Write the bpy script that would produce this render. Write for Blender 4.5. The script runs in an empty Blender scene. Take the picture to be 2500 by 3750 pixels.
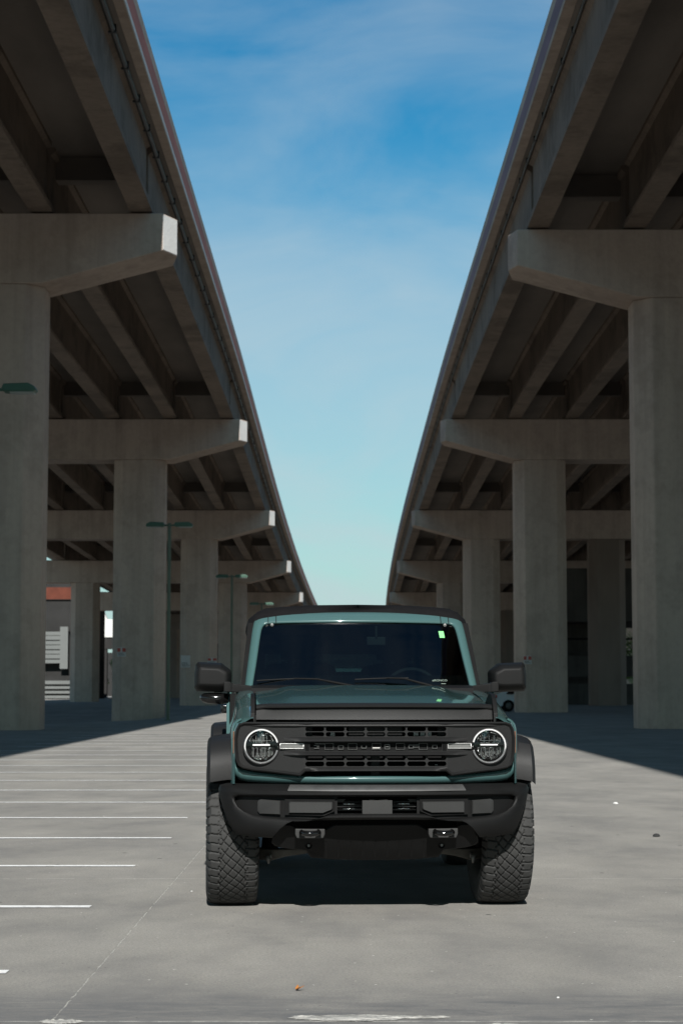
import bpy, math, random
from mathutils import Vector, Matrix
random.seed(7)
R = math.radians
C = bpy.context.scene.collection
S = bpy.context.scene

# ------------------------------------------------------------------ camera, world, sun, exposure
cam_d = bpy.data.cameras.new('camera'); cam = bpy.data.objects.new('camera', cam_d); C.objects.link(cam)
cam.location = (0, 0, 1.28)
cam.rotation_euler = (R(90) + math.atan(650 / 7175), 0, 0)
cam_d.sensor_fit = 'HORIZONTAL'; cam_d.sensor_width = 24.0
cam_d.lens = 24.0 * 7175 / 2500
cam_d.clip_start = 0.1; cam_d.clip_end = 6000
cam_d.dof.use_dof = True; cam_d.dof.focus_distance = 11.9; cam_d.dof.aperture_fstop = 6.5
S.camera = cam

SUN = Vector((0.042, -1.42, 1.0)).normalized()
sd = bpy.data.lights.new('sun', 'SUN'); sd.energy = 5.0; sd.angle = R(0.5); sd.color = (1.0, 0.975, 0.935)
so = bpy.data.objects.new('sun', sd); C.objects.link(so)
so.rotation_euler = (-SUN).to_track_quat('-Z', 'Y').to_euler()
so.location = (0, -20, 40)

W = bpy.data.worlds.new('World'); S.world = W; W.use_nodes = True
nt = W.node_tree; nt.nodes.clear()
def wn(t, **k):
    n = nt.nodes.new(t)
    for a, b in k.items(): setattr(n, a, b)
    return n
wo = wn('ShaderNodeOutputWorld'); bg = wn('ShaderNodeBackground'); bg.inputs[1].default_value = 0.060
sky = wn('ShaderNodeTexSky', sky_type='NISHITA', sun_disc=False)
sky.sun_elevation = math.asin(SUN.z); sky.sun_rotation = math.atan2(SUN.x, SUN.y)
sky.air_density = 1.0; sky.dust_density = 0.6; sky.ozone_density = 2.2
tc = wn('ShaderNodeTexCoord')
mp = wn('ShaderNodeMapping'); mp.inputs['Scale'].default_value = (2.2, 2.2, 5.5); mp.inputs['Location'].default_value = (0.35, 0.1, 0.42)
mp.inputs['Rotation'].default_value = (R(10), R(-14), 0)
nz = wn('ShaderNodeTexNoise'); nz.inputs['Scale'].default_value = 2.6; nz.inputs['Detail'].default_value = 7; nz.inputs['Roughness'].default_value = 0.55; nz.inputs['Distortion'].default_value = 0.5
cr = wn('ShaderNodeValToRGB'); cr.color_ramp.elements[0].position = 0.34; cr.color_ramp.elements[1].position = 0.80
cr.color_ramp.elements[0].color = (0, 0, 0, 1); cr.color_ramp.elements[1].color = (0.46, 0.46, 0.46, 1)
tint = wn('ShaderNodeMix', data_type='RGBA', blend_type='MULTIPLY'); tint.inputs[0].default_value = 1.0
tint.inputs[7].default_value = (0.45, 1.27, 1.12, 1)
hs = wn('ShaderNodeHueSaturation'); hs.inputs['Saturation'].default_value = 1.5
cl = wn('ShaderNodeMix', data_type='RGBA'); cl.inputs[7].default_value = (6.3, 7.4, 7.9, 1)
# pale band of thin high cloud low over the horizon
sx = wn('ShaderNodeSeparateXYZ'); mr = wn('ShaderNodeMapRange'); mr.inputs[1].default_value = 0.31; mr.inputs[2].default_value = 0.13; mr.inputs[3].default_value = 0.0; mr.inputs[4].default_value = 0.60; mr.interpolation_type = 'SMOOTHSTEP'
ad = wn('ShaderNodeMath', operation='ADD', use_clamp=True)
L = nt.links.new
L(tc.outputs['Generated'], mp.inputs['Vector']); L(mp.outputs[0], nz.inputs['Vector']); L(nz.outputs[0], cr.inputs[0])
L(tc.outputs['Generated'], sx.inputs[0]); L(sx.outputs[2], mr.inputs[0])
L(cr.outputs[0], ad.inputs[0]); L(mr.outputs[0], ad.inputs[1])
L(sky.outputs[0], hs.inputs['Color']); L(hs.outputs[0], tint.inputs[6]); L(tint.outputs[2], cl.inputs[6]); L(ad.outputs[0], cl.inputs[0])
L(cl.outputs[2], bg.inputs[0]); L(bg.outputs[0], wo.inputs[0])
S.view_settings.view_transform = 'Standard'; S.view_settings.look = 'None'
S.view_settings.exposure = 0.5; S.view_settings.gamma = 1.0
S.render.engine = 'CYCLES'
S.cycles.max_bounces = 8

# ------------------------------------------------------------------ materials
MATS = {}
def mat(name, col, rough=0.6, metal=0.0, coat=0.0, spec=0.5, noise=None, bump=None, emis=None, streak=None):
    """noise=(scale, dark factor, stretch xyz), bump=(scale, distance)"""
    if name in MATS: return MATS[name]
    m = bpy.data.materials.new(name); m.use_nodes = True; MATS[name] = m
    t = m.node_tree; b = t.nodes['Principled BSDF']; lk = t.links.new
    b.inputs['Base Color'].default_value = (*col, 1); b.inputs['Roughness'].default_value = rough
    b.inputs['Metallic'].default_value = metal; b.inputs['Coat Weight'].default_value = coat
    b.inputs['Coat Roughness'].default_value = 0.03; b.inputs['Specular IOR Level'].default_value = spec
    if emis: b.inputs['Emission Color'].default_value = (*emis[:3], 1); b.inputs['Emission Strength'].default_value = emis[3]
    co = t.nodes.new('ShaderNodeTexCoord')
    if noise:
        mp = t.nodes.new('ShaderNodeMapping'); mp.inputs['Scale'].default_value = noise[2] if len(noise) > 2 else (1, 1, 1)
        n = t.nodes.new('ShaderNodeTexNoise'); n.inputs['Scale'].default_value = noise[0]; n.inputs['Detail'].default_value = 6; n.inputs['Roughness'].default_value = 0.6
        r = t.nodes.new('ShaderNodeMapRange'); r.inputs[1].default_value = 0.3; r.inputs[2].default_value = 0.7
        mx = t.nodes.new('ShaderNodeMix'); mx.data_type = 'RGBA'
        mx.inputs[6].default_value = (*[c * noise[1] for c in col], 1); mx.inputs[7].default_value = (*col, 1)
        lk(co.outputs['Object'], mp.inputs[0]); lk(mp.outputs[0], n.inputs['Vector']); lk(n.outputs[0], r.inputs[0])
        lk(r.outputs[0], mx.inputs[0]); lk(mx.outputs[2], b.inputs['Base Color'])
        if streak:
            out = mx.outputs[2]
            for sc_, stv, amt, lo, hi in streak:
                m3 = t.nodes.new('ShaderNodeMapping'); m3.inputs['Scale'].default_value = stv
                n3 = t.nodes.new('ShaderNodeTexNoise'); n3.inputs['Scale'].default_value = sc_; n3.inputs['Detail'].default_value = 8; n3.inputs['Roughness'].default_value = 0.7
                r3 = t.nodes.new('ShaderNodeMapRange'); r3.inputs[1].default_value = lo; r3.inputs[2].default_value = hi; r3.inputs[3].default_value = 1.0; r3.inputs[4].default_value = amt
                x3 = t.nodes.new('ShaderNodeMix'); x3.data_type = 'RGBA'; x3.blend_type = 'MULTIPLY'; x3.inputs[0].default_value = 1.0
                lk(co.outputs['Object'], m3.inputs[0]); lk(m3.outputs[0], n3.inputs['Vector']); lk(n3.outputs[0], r3.inputs[0]); lk(out, x3.inputs[6]); lk(r3.outputs[0], x3.inputs[7]); out = x3.outputs[2]
            lk(out, b.inputs['Base Color'])
    if bump:
        n2 = t.nodes.new('ShaderNodeTexNoise'); n2.inputs['Scale'].default_value = bump[0]; n2.inputs['Detail'].default_value = 4
        bp = t.nodes.new('ShaderNodeBump'); bp.inputs['Distance'].default_value = bump[1]; bp.inputs['Strength'].default_value = 1.0
        lk(co.outputs['Object'], n2.inputs['Vector']); lk(n2.outputs[0], bp.inputs['Height']); lk(bp.outputs[0], b.inputs['Normal'])
    return m

paint = mat('teal paint', (0.046, 0.096, 0.095), 0.28, coat=1.0, noise=(60, 0.96), spec=0.12)
plas = mat('textured black plastic', (0.0068, 0.0068, 0.0068), 0.55, spec=0.16, noise=(3, 0.8), bump=(420, 0.0008))
plas2 = mat('grained charcoal plastic', (0.0115, 0.0115, 0.0115), 0.48, spec=0.22, noise=(4, 0.85), bump=(420, 0.0008))
plas3 = mat('pale charcoal insert plastic', (0.026, 0.026, 0.0255), 0.55, spec=0.3, noise=(5, 0.88), bump=(420, 0.0006))
dark = mat('matt black', (0.007, 0.007, 0.007), 0.7, spec=0.12, noise=(4, 0.6))
gloss = mat('gloss black', (0.006, 0.006, 0.006), 0.12, noise=(9, 0.7))
cloth = mat('black canvas', (0.006, 0.0058, 0.0065), 0.85, spec=0.12, noise=(30, 0.7), bump=(300, 0.001))
rubber = mat('tyre rubber', (0.034, 0.034, 0.033), 0.72, spec=0.3, noise=(14, 0.72), bump=(160, 0.0012))
chrome = mat('chrome', (0.75, 0.75, 0.75), 0.12, 1.0, noise=(20, 0.9))
steel = mat('grey painted steel', (0.16, 0.16, 0.155), 0.5, 0.3, noise=(12, 0.75))
brownst = mat('dusty steel', (0.085, 0.08, 0.07), 0.65, 0.2, noise=(9, 0.6))
padm = mat('pale step pad', (0.05, 0.05, 0.049), 0.5, noise=(14, 0.6))  # paler grey than the bumper plastic
edgem = mat('worn gloss edge', (0.17, 0.17, 0.165), 0.3, 0.4, noise=(50, 0.5))
satin = mat('satin chrome', (0.42, 0.42, 0.41), 0.35, 0.3, noise=(30, 0.9))
ringm = mat('white lamp ring', (0.86, 0.86, 0.85), 0.25, coat=0.5, noise=(40, 0.97), emis=(1, 1, 1, 0.12))
frost = mat('frosted lamp lens', (0.14, 0.14, 0.135), 0.2, noise=(60, 0.85), coat=1)
amber = mat('amber lens', (0.13, 0.06, 0.035), 0.25, noise=(60, 0.7), coat=1)
redl = mat('red lens', (0.45, 0.02, 0.02), 0.25, noise=(60, 0.7), coat=1)
whitep = mat('white car paint', (0.55, 0.57, 0.58), 0.3, coat=1, noise=(30, 0.96))
sticker = mat('pale green sticker', (0.20, 0.62, 0.22), 0.6, noise=(80, 0.95))
lettering = mat('white lettering', (0.22, 0.27, 0.23), 0.5, noise=(80, 0.9))
conc = mat('weathered concrete', (0.50, 0.395, 0.322), 0.9, spec=0.12, noise=(0.5, 0.84, (1.2, 1.2, 0.35)), bump=(9, 0.012), streak=((1.0, (2.2, 2.2, 0.08), 0.80, 0.45, 0.75), (0.6, (1, 1, 1), 0.88, 0.5, 0.6), (5, (1, 1, 1), 0.9, 0.45, 0.7)))
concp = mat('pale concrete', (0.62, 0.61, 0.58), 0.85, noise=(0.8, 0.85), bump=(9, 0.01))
shadec = mat('dark shaded concrete', (0.035, 0.034, 0.033), 0.9, spec=0.1, noise=(0.5, 0.7))  # shade on the background structures put into the base colour
shadecol = mat('shaded column concrete', (0.24, 0.19, 0.155), 0.9, spec=0.1, noise=(0.5, 0.75, (1.2, 1.2, 0.35)))  # darker copy of the column concrete: shade on one row put into colour
midc = mat('half shaded concrete', (0.10, 0.09, 0.08), 0.9, spec=0.1, noise=(0.4, 0.6), streak=((1.0, (2, 2, .2), 0.7, 0.45, 0.7),))  # shade under the right deck put into the base colour
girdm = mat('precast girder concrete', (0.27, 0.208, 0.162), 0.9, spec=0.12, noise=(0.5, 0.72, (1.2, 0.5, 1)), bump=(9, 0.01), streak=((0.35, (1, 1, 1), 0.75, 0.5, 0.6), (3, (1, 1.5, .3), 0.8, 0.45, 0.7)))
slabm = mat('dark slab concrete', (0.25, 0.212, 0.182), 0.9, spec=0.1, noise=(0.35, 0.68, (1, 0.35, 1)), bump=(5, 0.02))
redst = mat('faded red paint', (0.44, 0.10, 0.055), 0.7, noise=(1.2, 0.6, (1, 0.3, 1)))
brick = mat('brick red coping', (0.12, 0.034, 0.02), 0.8, spec=0.2, noise=(1.2, 0.7))
plumst = mat('faded plum paint', (0.20, 0.085, 0.11), 0.7, noise=(1.2, 0.6, (1, 0.3, 1)))
greenp = mat('green lamp enamel', (0.030, 0.085, 0.055), 0.5, noise=(3, 0.8))
greenpole = mat('pale green pole paint', (0.11, 0.14, 0.10), 0.6, noise=(0.8, 0.6))
lampglass = mat('lamp diffuser', (0.30, 0.32, 0.30), 0.3, noise=(30, 0.9))
pipem = mat('galvanised pipe', (0.07, 0.07, 0.07), 0.5, 0.4, noise=(2, 0.6))
louv = mat('white louvre', (0.115, 0.12, 0.115), 0.6, noise=(0.6, 0.85))
white = mat('sunlit block white', (0.60, 0.60, 0.57), 0.6, noise=(2, 0.93))
signw = mat('sign white', (0.55, 0.53, 0.50), 0.6, noise=(8, 0.8))
signr = mat('sign red', (0.42, 0.06, 0.04), 0.6, noise=(8, 0.7))
leafm = mat('bright leaf', (0.12, 0.23, 0.045), 0.6, noise=(1.4, 0.5))
bark = mat('bark', (0.07, 0.055, 0.04), 0.9, noise=(6, 0.6))
dryleaf = mat('dry orange leaf', (0.42, 0.16, 0.03), 0.7, noise=(60, 0.6))
pebm = mat('dark pebble', (0.03, 0.03, 0.03), 0.9, noise=(60, 0.6))
pebw = mat('white pebble', (0.6, 0.6, 0.58), 0.9, noise=(60, 0.8))
rimm = mat('charcoal alloy', (0.05, 0.05, 0.05), 0.35, 0.6, noise=(8, 0.8))

def glass_mat(name, tintc, ior=1.5):
    m = bpy.data.materials.new(name); m.use_nodes = True; t = m.node_tree; t.nodes.clear()
    o = t.nodes.new('ShaderNodeOutputMaterial'); mx = t.nodes.new('ShaderNodeMixShader'); fr = t.nodes.new('ShaderNodeFresnel')
    fr.inputs[0].default_value = ior
    a = t.nodes.new('ShaderNodeBsdfTransparent'); a.inputs[0].default_value = (*tintc, 1)
    g = t.nodes.new('ShaderNodeBsdfGlossy'); g.inputs['Roughness'].default_value = 0.015
    nn = t.nodes.new('ShaderNodeTexNoise'); nn.inputs['Scale'].default_value = 2.0
    bp = t.nodes.new('ShaderNodeBump'); bp.inputs['Distance'].default_value = 0.0015
    t.links.new(nn.outputs[0], bp.inputs['Height']); t.links.new(bp.outputs[0], g.inputs['Normal'])
    t.links.new(fr.outputs[0], mx.inputs[0]); t.links.new(a.outputs[0], mx.inputs[1]); t.links.new(g.outputs[0], mx.inputs[2]); t.links.new(mx.outputs[0], o.inputs[0])
    MATS[name] = m; return m
wglass = glass_mat('tinted windscreen', (0.24, 0.33, 0.33), 1.58)
sglass = glass_mat('dark side glass', (0.10, 0.10, 0.10))
rglass = glass_mat('rear glass', (0.26, 0.33, 0.34))
lens = glass_mat('clear lens', (0.9, 0.9, 0.9), 1.45)

def reflector_mat():
    m = mat('lamp reflector', (0.38, 0.38, 0.38), 0.15, 0.9)
    t = m.node_tree; b = t.nodes['Principled BSDF']
    co = t.nodes.new('ShaderNodeTexCoord'); mp = t.nodes.new('ShaderNodeMapping'); mp.inputs['Scale'].default_value = (60, 60, 28)
    v = t.nodes.new('ShaderNodeTexVoronoi'); v.inputs['Scale'].default_value = 1.0; v.distance = 'CHEBYCHEV'
    bp = t.nodes.new('ShaderNodeBump'); bp.inputs['Distance'].default_value = 0.02; bp.inputs['Strength'].default_value = 1
    cr = t.nodes.new('ShaderNodeValToRGB'); cr.color_ramp.elements[0].position = 0.3; cr.color_ramp.elements[1].position = 0.75
    cr.color_ramp.elements[0].color = (0.03, 0.03, 0.03, 1); cr.color_ramp.elements[1].color = (0.6, 0.62, 0.6, 1)
    t.links.new(co.outputs['Object'], mp.inputs[0]); t.links.new(mp.outputs[0], v.inputs['Vector'])
    t.links.new(v.outputs['Distance'], bp.inputs['Height']); t.links.new(bp.outputs[0], b.inputs['Normal'])
    t.links.new(v.outputs['Color'], cr.inputs[0]); t.links.new(cr.outputs[0], b.inputs['Base Color'])
    return m
reflm = reflector_mat()

def ground_mat():
    m = bpy.data.materials.new('parking lot concrete'); m.use_nodes = True; t = m.node_tree; b = t.nodes['Principled BSDF']; lk = t.links.new
    N = t.nodes.new
    co = N('ShaderNodeTexCoord')
    def noise(scale, sc, det=6, rough=0.6, dist=0.0):
        mp = N('ShaderNodeMapping'); mp.inputs['Scale'].default_value = sc; lk(co.outputs['Object'], mp.inputs[0])
        n = N('ShaderNodeTexNoise'); n.inputs['Scale'].default_value = scale; n.inputs['Detail'].default_value = det; n.inputs['Roughness'].default_value = rough; n.inputs['Distortion'].default_value = dist
        lk(mp.outputs[0], n.inputs['Vector']); return n.outputs[0]
    def mth(op, a, c=None, clamp=False):
        n = N('ShaderNodeMath'); n.operation = op; n.use_clamp = clamp
        for i, v in enumerate((a, c)):
            if v is None: continue
            if isinstance(v, (int, float)): n.inputs[i].default_value = v
            else: lk(v, n.inputs[i])
        return n.outputs[0]
    def rng(v, a, c, lo=0.0, hi=1.0):
        n = N('ShaderNodeMapRange'); n.inputs[1].default_value = a; n.inputs[2].default_value = c; n.inputs[3].default_value = lo; n.inputs[4].default_value = hi; lk(v, n.inputs[0]); return n.outputs[0]
    def mix(f, a, c):
        n = N('ShaderNodeMix'); n.data_type = 'RGBA'
        for i, v in ((0, f), (6, a), (7, c)):
            if isinstance(v, tuple): n.inputs[i].default_value = v
            elif isinstance(v, (int, float)): n.inputs[i].default_value = v
            else: lk(v, n.inputs[i])
        return n.outputs[2]
    base = mix(rng(noise(0.7, (1, .55, 1), 8, .7), 0.35, 0.68), (0.20, 0.193, 0.180, 1), (0.35, 0.333, 0.30, 1))
    base = mix(rng(noise(0.5, (0.6, 0.5, 1), 7, 0.7, 0.6), 0.50, 0.66, 0, 0.6), base, (0.155, 0.151, 0.147, 1))
    base = mix(rng(noise(2.6, (1, .6, 1), 7, .7), 0.42, 0.7, 0, 0.45), base, (0.33, 0.315, 0.275, 1))
    base = mix(rng(noise(70, (1, 1, 1), 3, .8), 0.42, 0.60, 0, 0.55), base, (0.155, 0.152, 0.147, 1))
    base = mix(rng(noise(1.1, (1, 1, 1), 4), 0.66, 0.72, 0, 0.25), base, (0.13, 0.13, 0.128, 1))
    # near transverse grime band
    sp = N('ShaderNodeSeparateXYZ'); lk(co.outputs['Object'], sp.inputs[0]); X, Y = sp.outputs[0], sp.outputs[1]
    wob = mth('MULTIPLY', mth('SUBTRACT', noise(1.3, (1, 1, 1), 4), 0.5), 0.9)
    Yw = mth('ADD', Y, wob)
    band = mth('MULTIPLY', rng(Yw, 8.75, 8.05), rng(noise(6, (0.5, 1.6, 1), 6, 0.75, 0.8), 0.36, 0.62, 0.35, 0.95))
    base = mix(band, base, (0.125, 0.126, 0.128, 1))
    # joints
    j1 = mth('MULTIPLY', mth('SUBTRACT', noise(9, (1, 1, 1), 5, 0.75), 0.5), 0.035)
    broken = rng(noise(7, (1, 1, 1), 3), 0.36, 0.56)
    def line(coord, c, w):
        d = mth('ABSOLUTE', mth('SUBTRACT', mth('ADD', coord, j1), c)); return rng(d, w, w * 0.35)
    js = None
    for cc, w in ((7.72, 0.013), (13.46, 0.011), (20.2, 0.012), (26.9, 0.02), (33.6, 0.02), (40.3, 0.025), (47, .03), (54, .03), (61, .035), (2.0, .012)):
        l = line(Y, cc, w); js = l if js is None else mth('MAXIMUM', js, l)
    for cc in (-1.12, 7.3, -14): js = mth('MAXIMUM', js, line(X, cc, 0.0055))
    base = mix(mth('MULTIPLY', js, mth('MULTIPLY', broken, 0.85)), base, (0.42, 0.41, 0.375, 1))
    # pale and dark specks
    def specks(scale, thr, col, base, seed):
        mp = N('ShaderNodeMapping'); mp.inputs['Location'].default_value = (seed, seed * 2, 0); lk(co.outputs['Object'], mp.inputs[0])
        v = N('ShaderNodeTexVoronoi'); v.inputs['Scale'].default_value = scale; v.inputs['Randomness'].default_value = 1; lk(mp.outputs[0], v.inputs['Vector'])
        g = N('ShaderNodeSeparateColor'); lk(v.outputs['Color'], g.inputs[0])
        msk = mth('MULTIPLY', rng(v.outputs['Distance'], thr, thr * 0.6), rng(g.outputs[0], 0.80, 0.82))
        return mix(msk, base, col)
    base = specks(5.0, 0.035, (0.55, 0.54, 0.50, 1), base, 3.1)
    base = specks(3.1, 0.07, (0.05, 0.05, 0.048, 1), base, 11.7)
    base = specks(14, 0.10, (0.10, 0.10, 0.095, 1), base, 5.3)
    base = specks(11, 0.09, (0.50, 0.49, 0.45, 1), base, 8.3)
    lk(base, b.inputs['Base Color'])
    b.inputs['Roughness'].default_value = 0.85; b.inputs['Specular IOR Level'].default_value = 0.08
    hb = mth('ADD', mth('MULTIPLY', noise(60, (1, 1, 1), 4), 1.0), mth('MULTIPLY', js, -0.8))
    bp = N('ShaderNodeBump'); bp.inputs['Distance'].default_value = 0.006; bp.inputs['Strength'].default_value = 0.7
    lk(hb, bp.inputs['Height']); lk(bp.outputs[0], b.inputs['Normal'])
    return m
groundm = ground_mat()

def worn_paint():
    m = bpy.data.materials.new('worn line paint'); m.use_nodes = True; t = m.node_tree; b = t.nodes['Principled BSDF']
    co = t.nodes.new('ShaderNodeTexCoord'); n = t.nodes.new('ShaderNodeTexNoise'); n.inputs['Scale'].default_value = 14; n.inputs['Detail'].default_value = 8; n.inputs['Roughness'].default_value = 0.75
    r = t.nodes.new('ShaderNodeMapRange'); r.inputs[1].default_value = 0.33; r.inputs[2].default_value = 0.5
    mx = t.nodes.new('ShaderNodeMix'); mx.data_type = 'RGBA'; mx.inputs[6].default_value = (0.40, 0.395, 0.38, 1); mx.inputs[7].default_value = (0.74, 0.74, 0.73, 1)
    t.links.new(co.outputs['Object'], n.inputs['Vector']); t.links.new(n.outputs[0], r.inputs[0]); t.links.new(r.outputs[0], mx.inputs[0]); t.links.new(mx.outputs[2], b.inputs['Base Color'])
    b.inputs['Roughness'].default_value = 0.7
    return m
linem = worn_paint()

# ------------------------------------------------------------------ mesh helpers
class MB:
    def __init__(s): s.v = []; s.f = []
    def add(s, vs, fs):
        o = len(s.v); s.v += [tuple(p) for p in vs]; s.f += [tuple(o + i for i in f) for f in fs]; return s
    def box(s, x0, x1, y0, y1, z0, z1):
        x0, x1 = min(x0, x1), max(x0, x1)
        return s.add([(x0, y0, z0), (x1, y0, z0), (x1, y1, z0), (x0, y1, z0), (x0, y0, z1), (x1, y0, z1), (x1, y1, z1), (x0, y1, z1)],
                     [(0, 3, 2, 1), (4, 5, 6, 7), (0, 1, 5, 4), (1, 2, 6, 5), (2, 3, 7, 6), (3, 0, 4, 7)])
    def loft(s, loops, closed=True, cap0=False, cap1=False):
        n = len(loops[0]); o = len(s.v)
        for l in loops: s.v += [tuple(p) for p in l]
        for i in range(len(loops) - 1):
            for j in range(n if closed else n - 1):
                k = (j + 1) % n
                s.f.append((o + i * n + j, o + i * n + k, o + (i + 1) * n + k, o + (i + 1) * n + j))
        if cap0: s.f.append(tuple(o + j for j in range(n))[::-1])
        if cap1: s.f.append(tuple(o + (len(loops) - 1) * n + j for j in range(n)))
        return s
    def tube(s, pts, r, n=10, cap=True):
        pts = [Vector(p) for p in pts]; rs = r if isinstance(r, (list, tuple)) else [r] * len(pts)
        loops = []
        up = None
        for i, p in enumerate(pts):
            d = (pts[min(i + 1, len(pts) - 1)] - pts[max(i - 1, 0)]).normalized()
            if up is None: up = Vector((0, 0, 1)) if abs(d.z) < 0.9 else Vector((1, 0, 0))
            a = d.cross(up).normalized(); b = a.cross(d).normalized(); up = b
            loops.append([p + (a * math.cos(t) + b * math.sin(t)) * rs[i] for t in [2 * math.pi * k / n for k in range(n)]])
        return s.loft(loops, True, cap, cap)
    def lathe(s, prof, centre=(0, 0, 0), axis='y', n=32, cap0=False, cap1=False):
        loops = []
        for r, h in prof:
            l = []
            for k in range(n):
                t = 2 * math.pi * k / n; a, b = r * math.cos(t), r * math.sin(t)
                p = {'y': (a, h, b), 'x': (h, a, b), 'z': (a, b, h)}[axis]
                l.append((p[0] + centre[0], p[1] + centre[1], p[2] + centre[2]))
            loops.append(l)
        return s.loft(loops, True, cap0, cap1)
    def prism(s, poly, a0, a1, axis='y'):
        """poly of 2-D points, extruded along axis"""
        def P(u, v, w): return {'y': (u, w, v), 'x': (w, u, v), 'z': (u, v, w)}[axis]
        return s.loft([[P(u, v, a0) for u, v in poly], [P(u, v, a1) for u, v in poly]], True, True, True)
    def mirror(s):
        o = len(s.v); s.v += [(-x, y, z) for x, y, z in s.v[:o]]
        s.f += [tuple(o + i for i in f[::-1]) for f in list(s.f)]
        return s
    def bend(s, fn):
        s.v = [fn(*p) for p in s.v]; return s
    def obj(s, name, m, parent=None, bevel=0, seg=2, smooth=True, subsurf=0, fix=True, angle=35):
        me = bpy.data.meshes.new(name); me.from_pydata(s.v, [], s.f); me.update()
        if fix:
            import bmesh
            bm = bmesh.new(); bm.from_mesh(me); bmesh.ops.remove_doubles(bm, verts=bm.verts, dist=1e-5)
            bmesh.ops.recalc_face_normals(bm, faces=bm.faces)
            if smooth:
                for e in bm.edges:
                    if len(e.link_faces) == 2 and e.calc_face_angle(0) > R(angle): e.smooth = False
            bm.to_mesh(me); bm.free()
        if smooth:
            for p in me.polygons: p.use_smooth = True
        me.materials.append(m)
        o = bpy.data.objects.new(name, me); C.objects.link(o)
        if parent: o.parent = parent
        if subsurf:
            q = o.modifiers.new('sub', 'SUBSURF'); q.levels = subsurf; q.render_levels = subsurf
        if bevel:
            q = o.modifiers.new('bev', 'BEVEL'); q.width = bevel; q.segments = seg; q.limit_method = 'ANGLE'; q.angle_limit = R(30)
            w = o.modifiers.new('wn', 'WEIGHTED_NORMAL')
            for e in me.edges: e.use_edge_sharp = False
        return o

def holed(outline, holes, depth, bev=0.0, res=2):
    """flat plate in the xz plane with holes -> MB (2-D filled curve turned into a mesh)"""
    cu = bpy.data.curves.new('tmp', 'CURVE'); cu.dimensions = '2D'; cu.fill_mode = 'BOTH'; cu.extrude = depth / 2; cu.bevel_depth = bev; cu.bevel_resolution = res
    for pl in [outline] + holes:
        sp = cu.splines.new('POLY'); sp.points.add(len(pl) - 1); sp.use_cyclic_u = True
        for i, (a, b) in enumerate(pl): sp.points[i].co = (a, b, 0, 1)
    ob = bpy.data.objects.new('tmp', cu); C.objects.link(ob)
    dg = bpy.context.evaluated_depsgraph_get(); me = bpy.data.meshes.new_from_object(ob.evaluated_get(dg))
    mb = MB(); mb.add([(v.co.x, -v.co.z, v.co.y) for v in me.vertices], [tuple(p.vertices) for p in me.polygons])
    bpy.data.objects.remove(ob); bpy.data.curves.remove(cu); bpy.data.meshes.remove(me)
    return mb
def text_mb(body, size):
    cu = bpy.data.curves.new('tmp', 'FONT'); cu.body = body; cu.size = size; cu.align_x = 'CENTER'; cu.extrude = 0.0008
    ob = bpy.data.objects.new('tmp', cu); C.objects.link(ob)
    dg = bpy.context.evaluated_depsgraph_get(); me = bpy.data.meshes.new_from_object(ob.evaluated_get(dg))
    mb = MB(); mb.add([(v.co.x, -v.co.z, v.co.y) for v in me.vertices], [tuple(p.vertices) for p in me.polygons])
    bpy.data.objects.remove(ob); bpy.data.curves.remove(cu); bpy.data.meshes.remove(me)
    return mb
def stadium(cx, cz, w, h, n=6, r=None):
    r = h / 2 if r is None else r; pts = []
    for (sx_, sz_, a0) in ((1, 1, 0), (-1, 1, 90), (-1, -1, 180), (1, -1, 270)):
        for k in range(n + 1):
            a = R(a0 + 90 * k / n); pts.append((cx + sx_ * (w / 2 - r) + r * math.cos(a), cz + sz_ * (h / 2 - r) + r * math.sin(a)))
    return pts
def circle(cx, cz, r, n=40): return [(cx + r * math.cos(2 * math.pi * k / n), cz + r * math.sin(2 * math.pi * k / n)) for k in range(n)]

def empty(name, loc=(0, 0, 0), rz=0.0):
    o = bpy.data.objects.new(name, None); C.objects.link(o); o.location = loc; o.rotation_euler = (0, 0, rz); return o
def tag(o, label=None, cat=None, group=None, kind=None):
    if label: o['label'] = label
    if cat: o['category'] = cat
    if group: o['group'] = group
    if kind: o['kind'] = kind
    return o
def kids(o): return [c for c in bpy.data.objects if c.parent == o]
def copy_tree(o, parent=None):
    c = o.copy(); C.objects.link(c)
    if parent: c.parent = parent
    for ch in kids(o): copy_tree(ch, c)
    return c

# ------------------------------------------------------------------ ground
def gz(x, y):
    """the lot dips gently beside the left row of columns"""
    a = max(0.0, min(1.0, (-7.4 - x) / 4.0)); b = max(0.0, min(1.0, (y - 76) / 26)); c = max(0.0, min(1.0, (150 - y) / 30))
    sm = lambda t: t * t * (3 - 2 * t)
    return -0.62 * sm(a) * sm(b) * sm(c)
xs = [-2500, -800, -200, -80, -40] + [-30 + 1.0 * i for i in range(31)] + [6, 20, 60, 200, 800, 2500]
ys = [-600, -100, 0, 20, 40, 60] + [66 + 4 * i for i in range(24)] + [180, 220, 300, 450, 700, 1200, 2000, 3500]
g = MB(); g.v = [(x, y, gz(x, y)) for y in ys for x in xs]
nx = len(xs); g.f = [(j * nx + i, j * nx + i + 1, (j + 1) * nx + i + 1, (j + 1) * nx + i) for j in range(len(ys) - 1) for i in range(nx - 1)]
tag(g.obj('parking_lot_ground', groundm), kind='structure')

for k in range(22):
    y = 9.04 + 2.68 * k
    m_ = MB(); x1 = -1.5 + random.uniform(-0.04, 0.04); x0 = -7.2
    n = 40; h = 0.055
    a = [(x0 + (x1 - x0) * i / n, y - h + random.uniform(-.004, .004), 0.004) for i in range(n + 1)]
    b = [(x0 + (x1 - x0) * i / n, y + h + random.uniform(-.004, .004), 0.004) for i in range(n + 1)]
    m_.loft([a, b], closed=False)
    tag(m_.obj('parking_line', linem, smooth=False), kind='structure')

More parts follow.
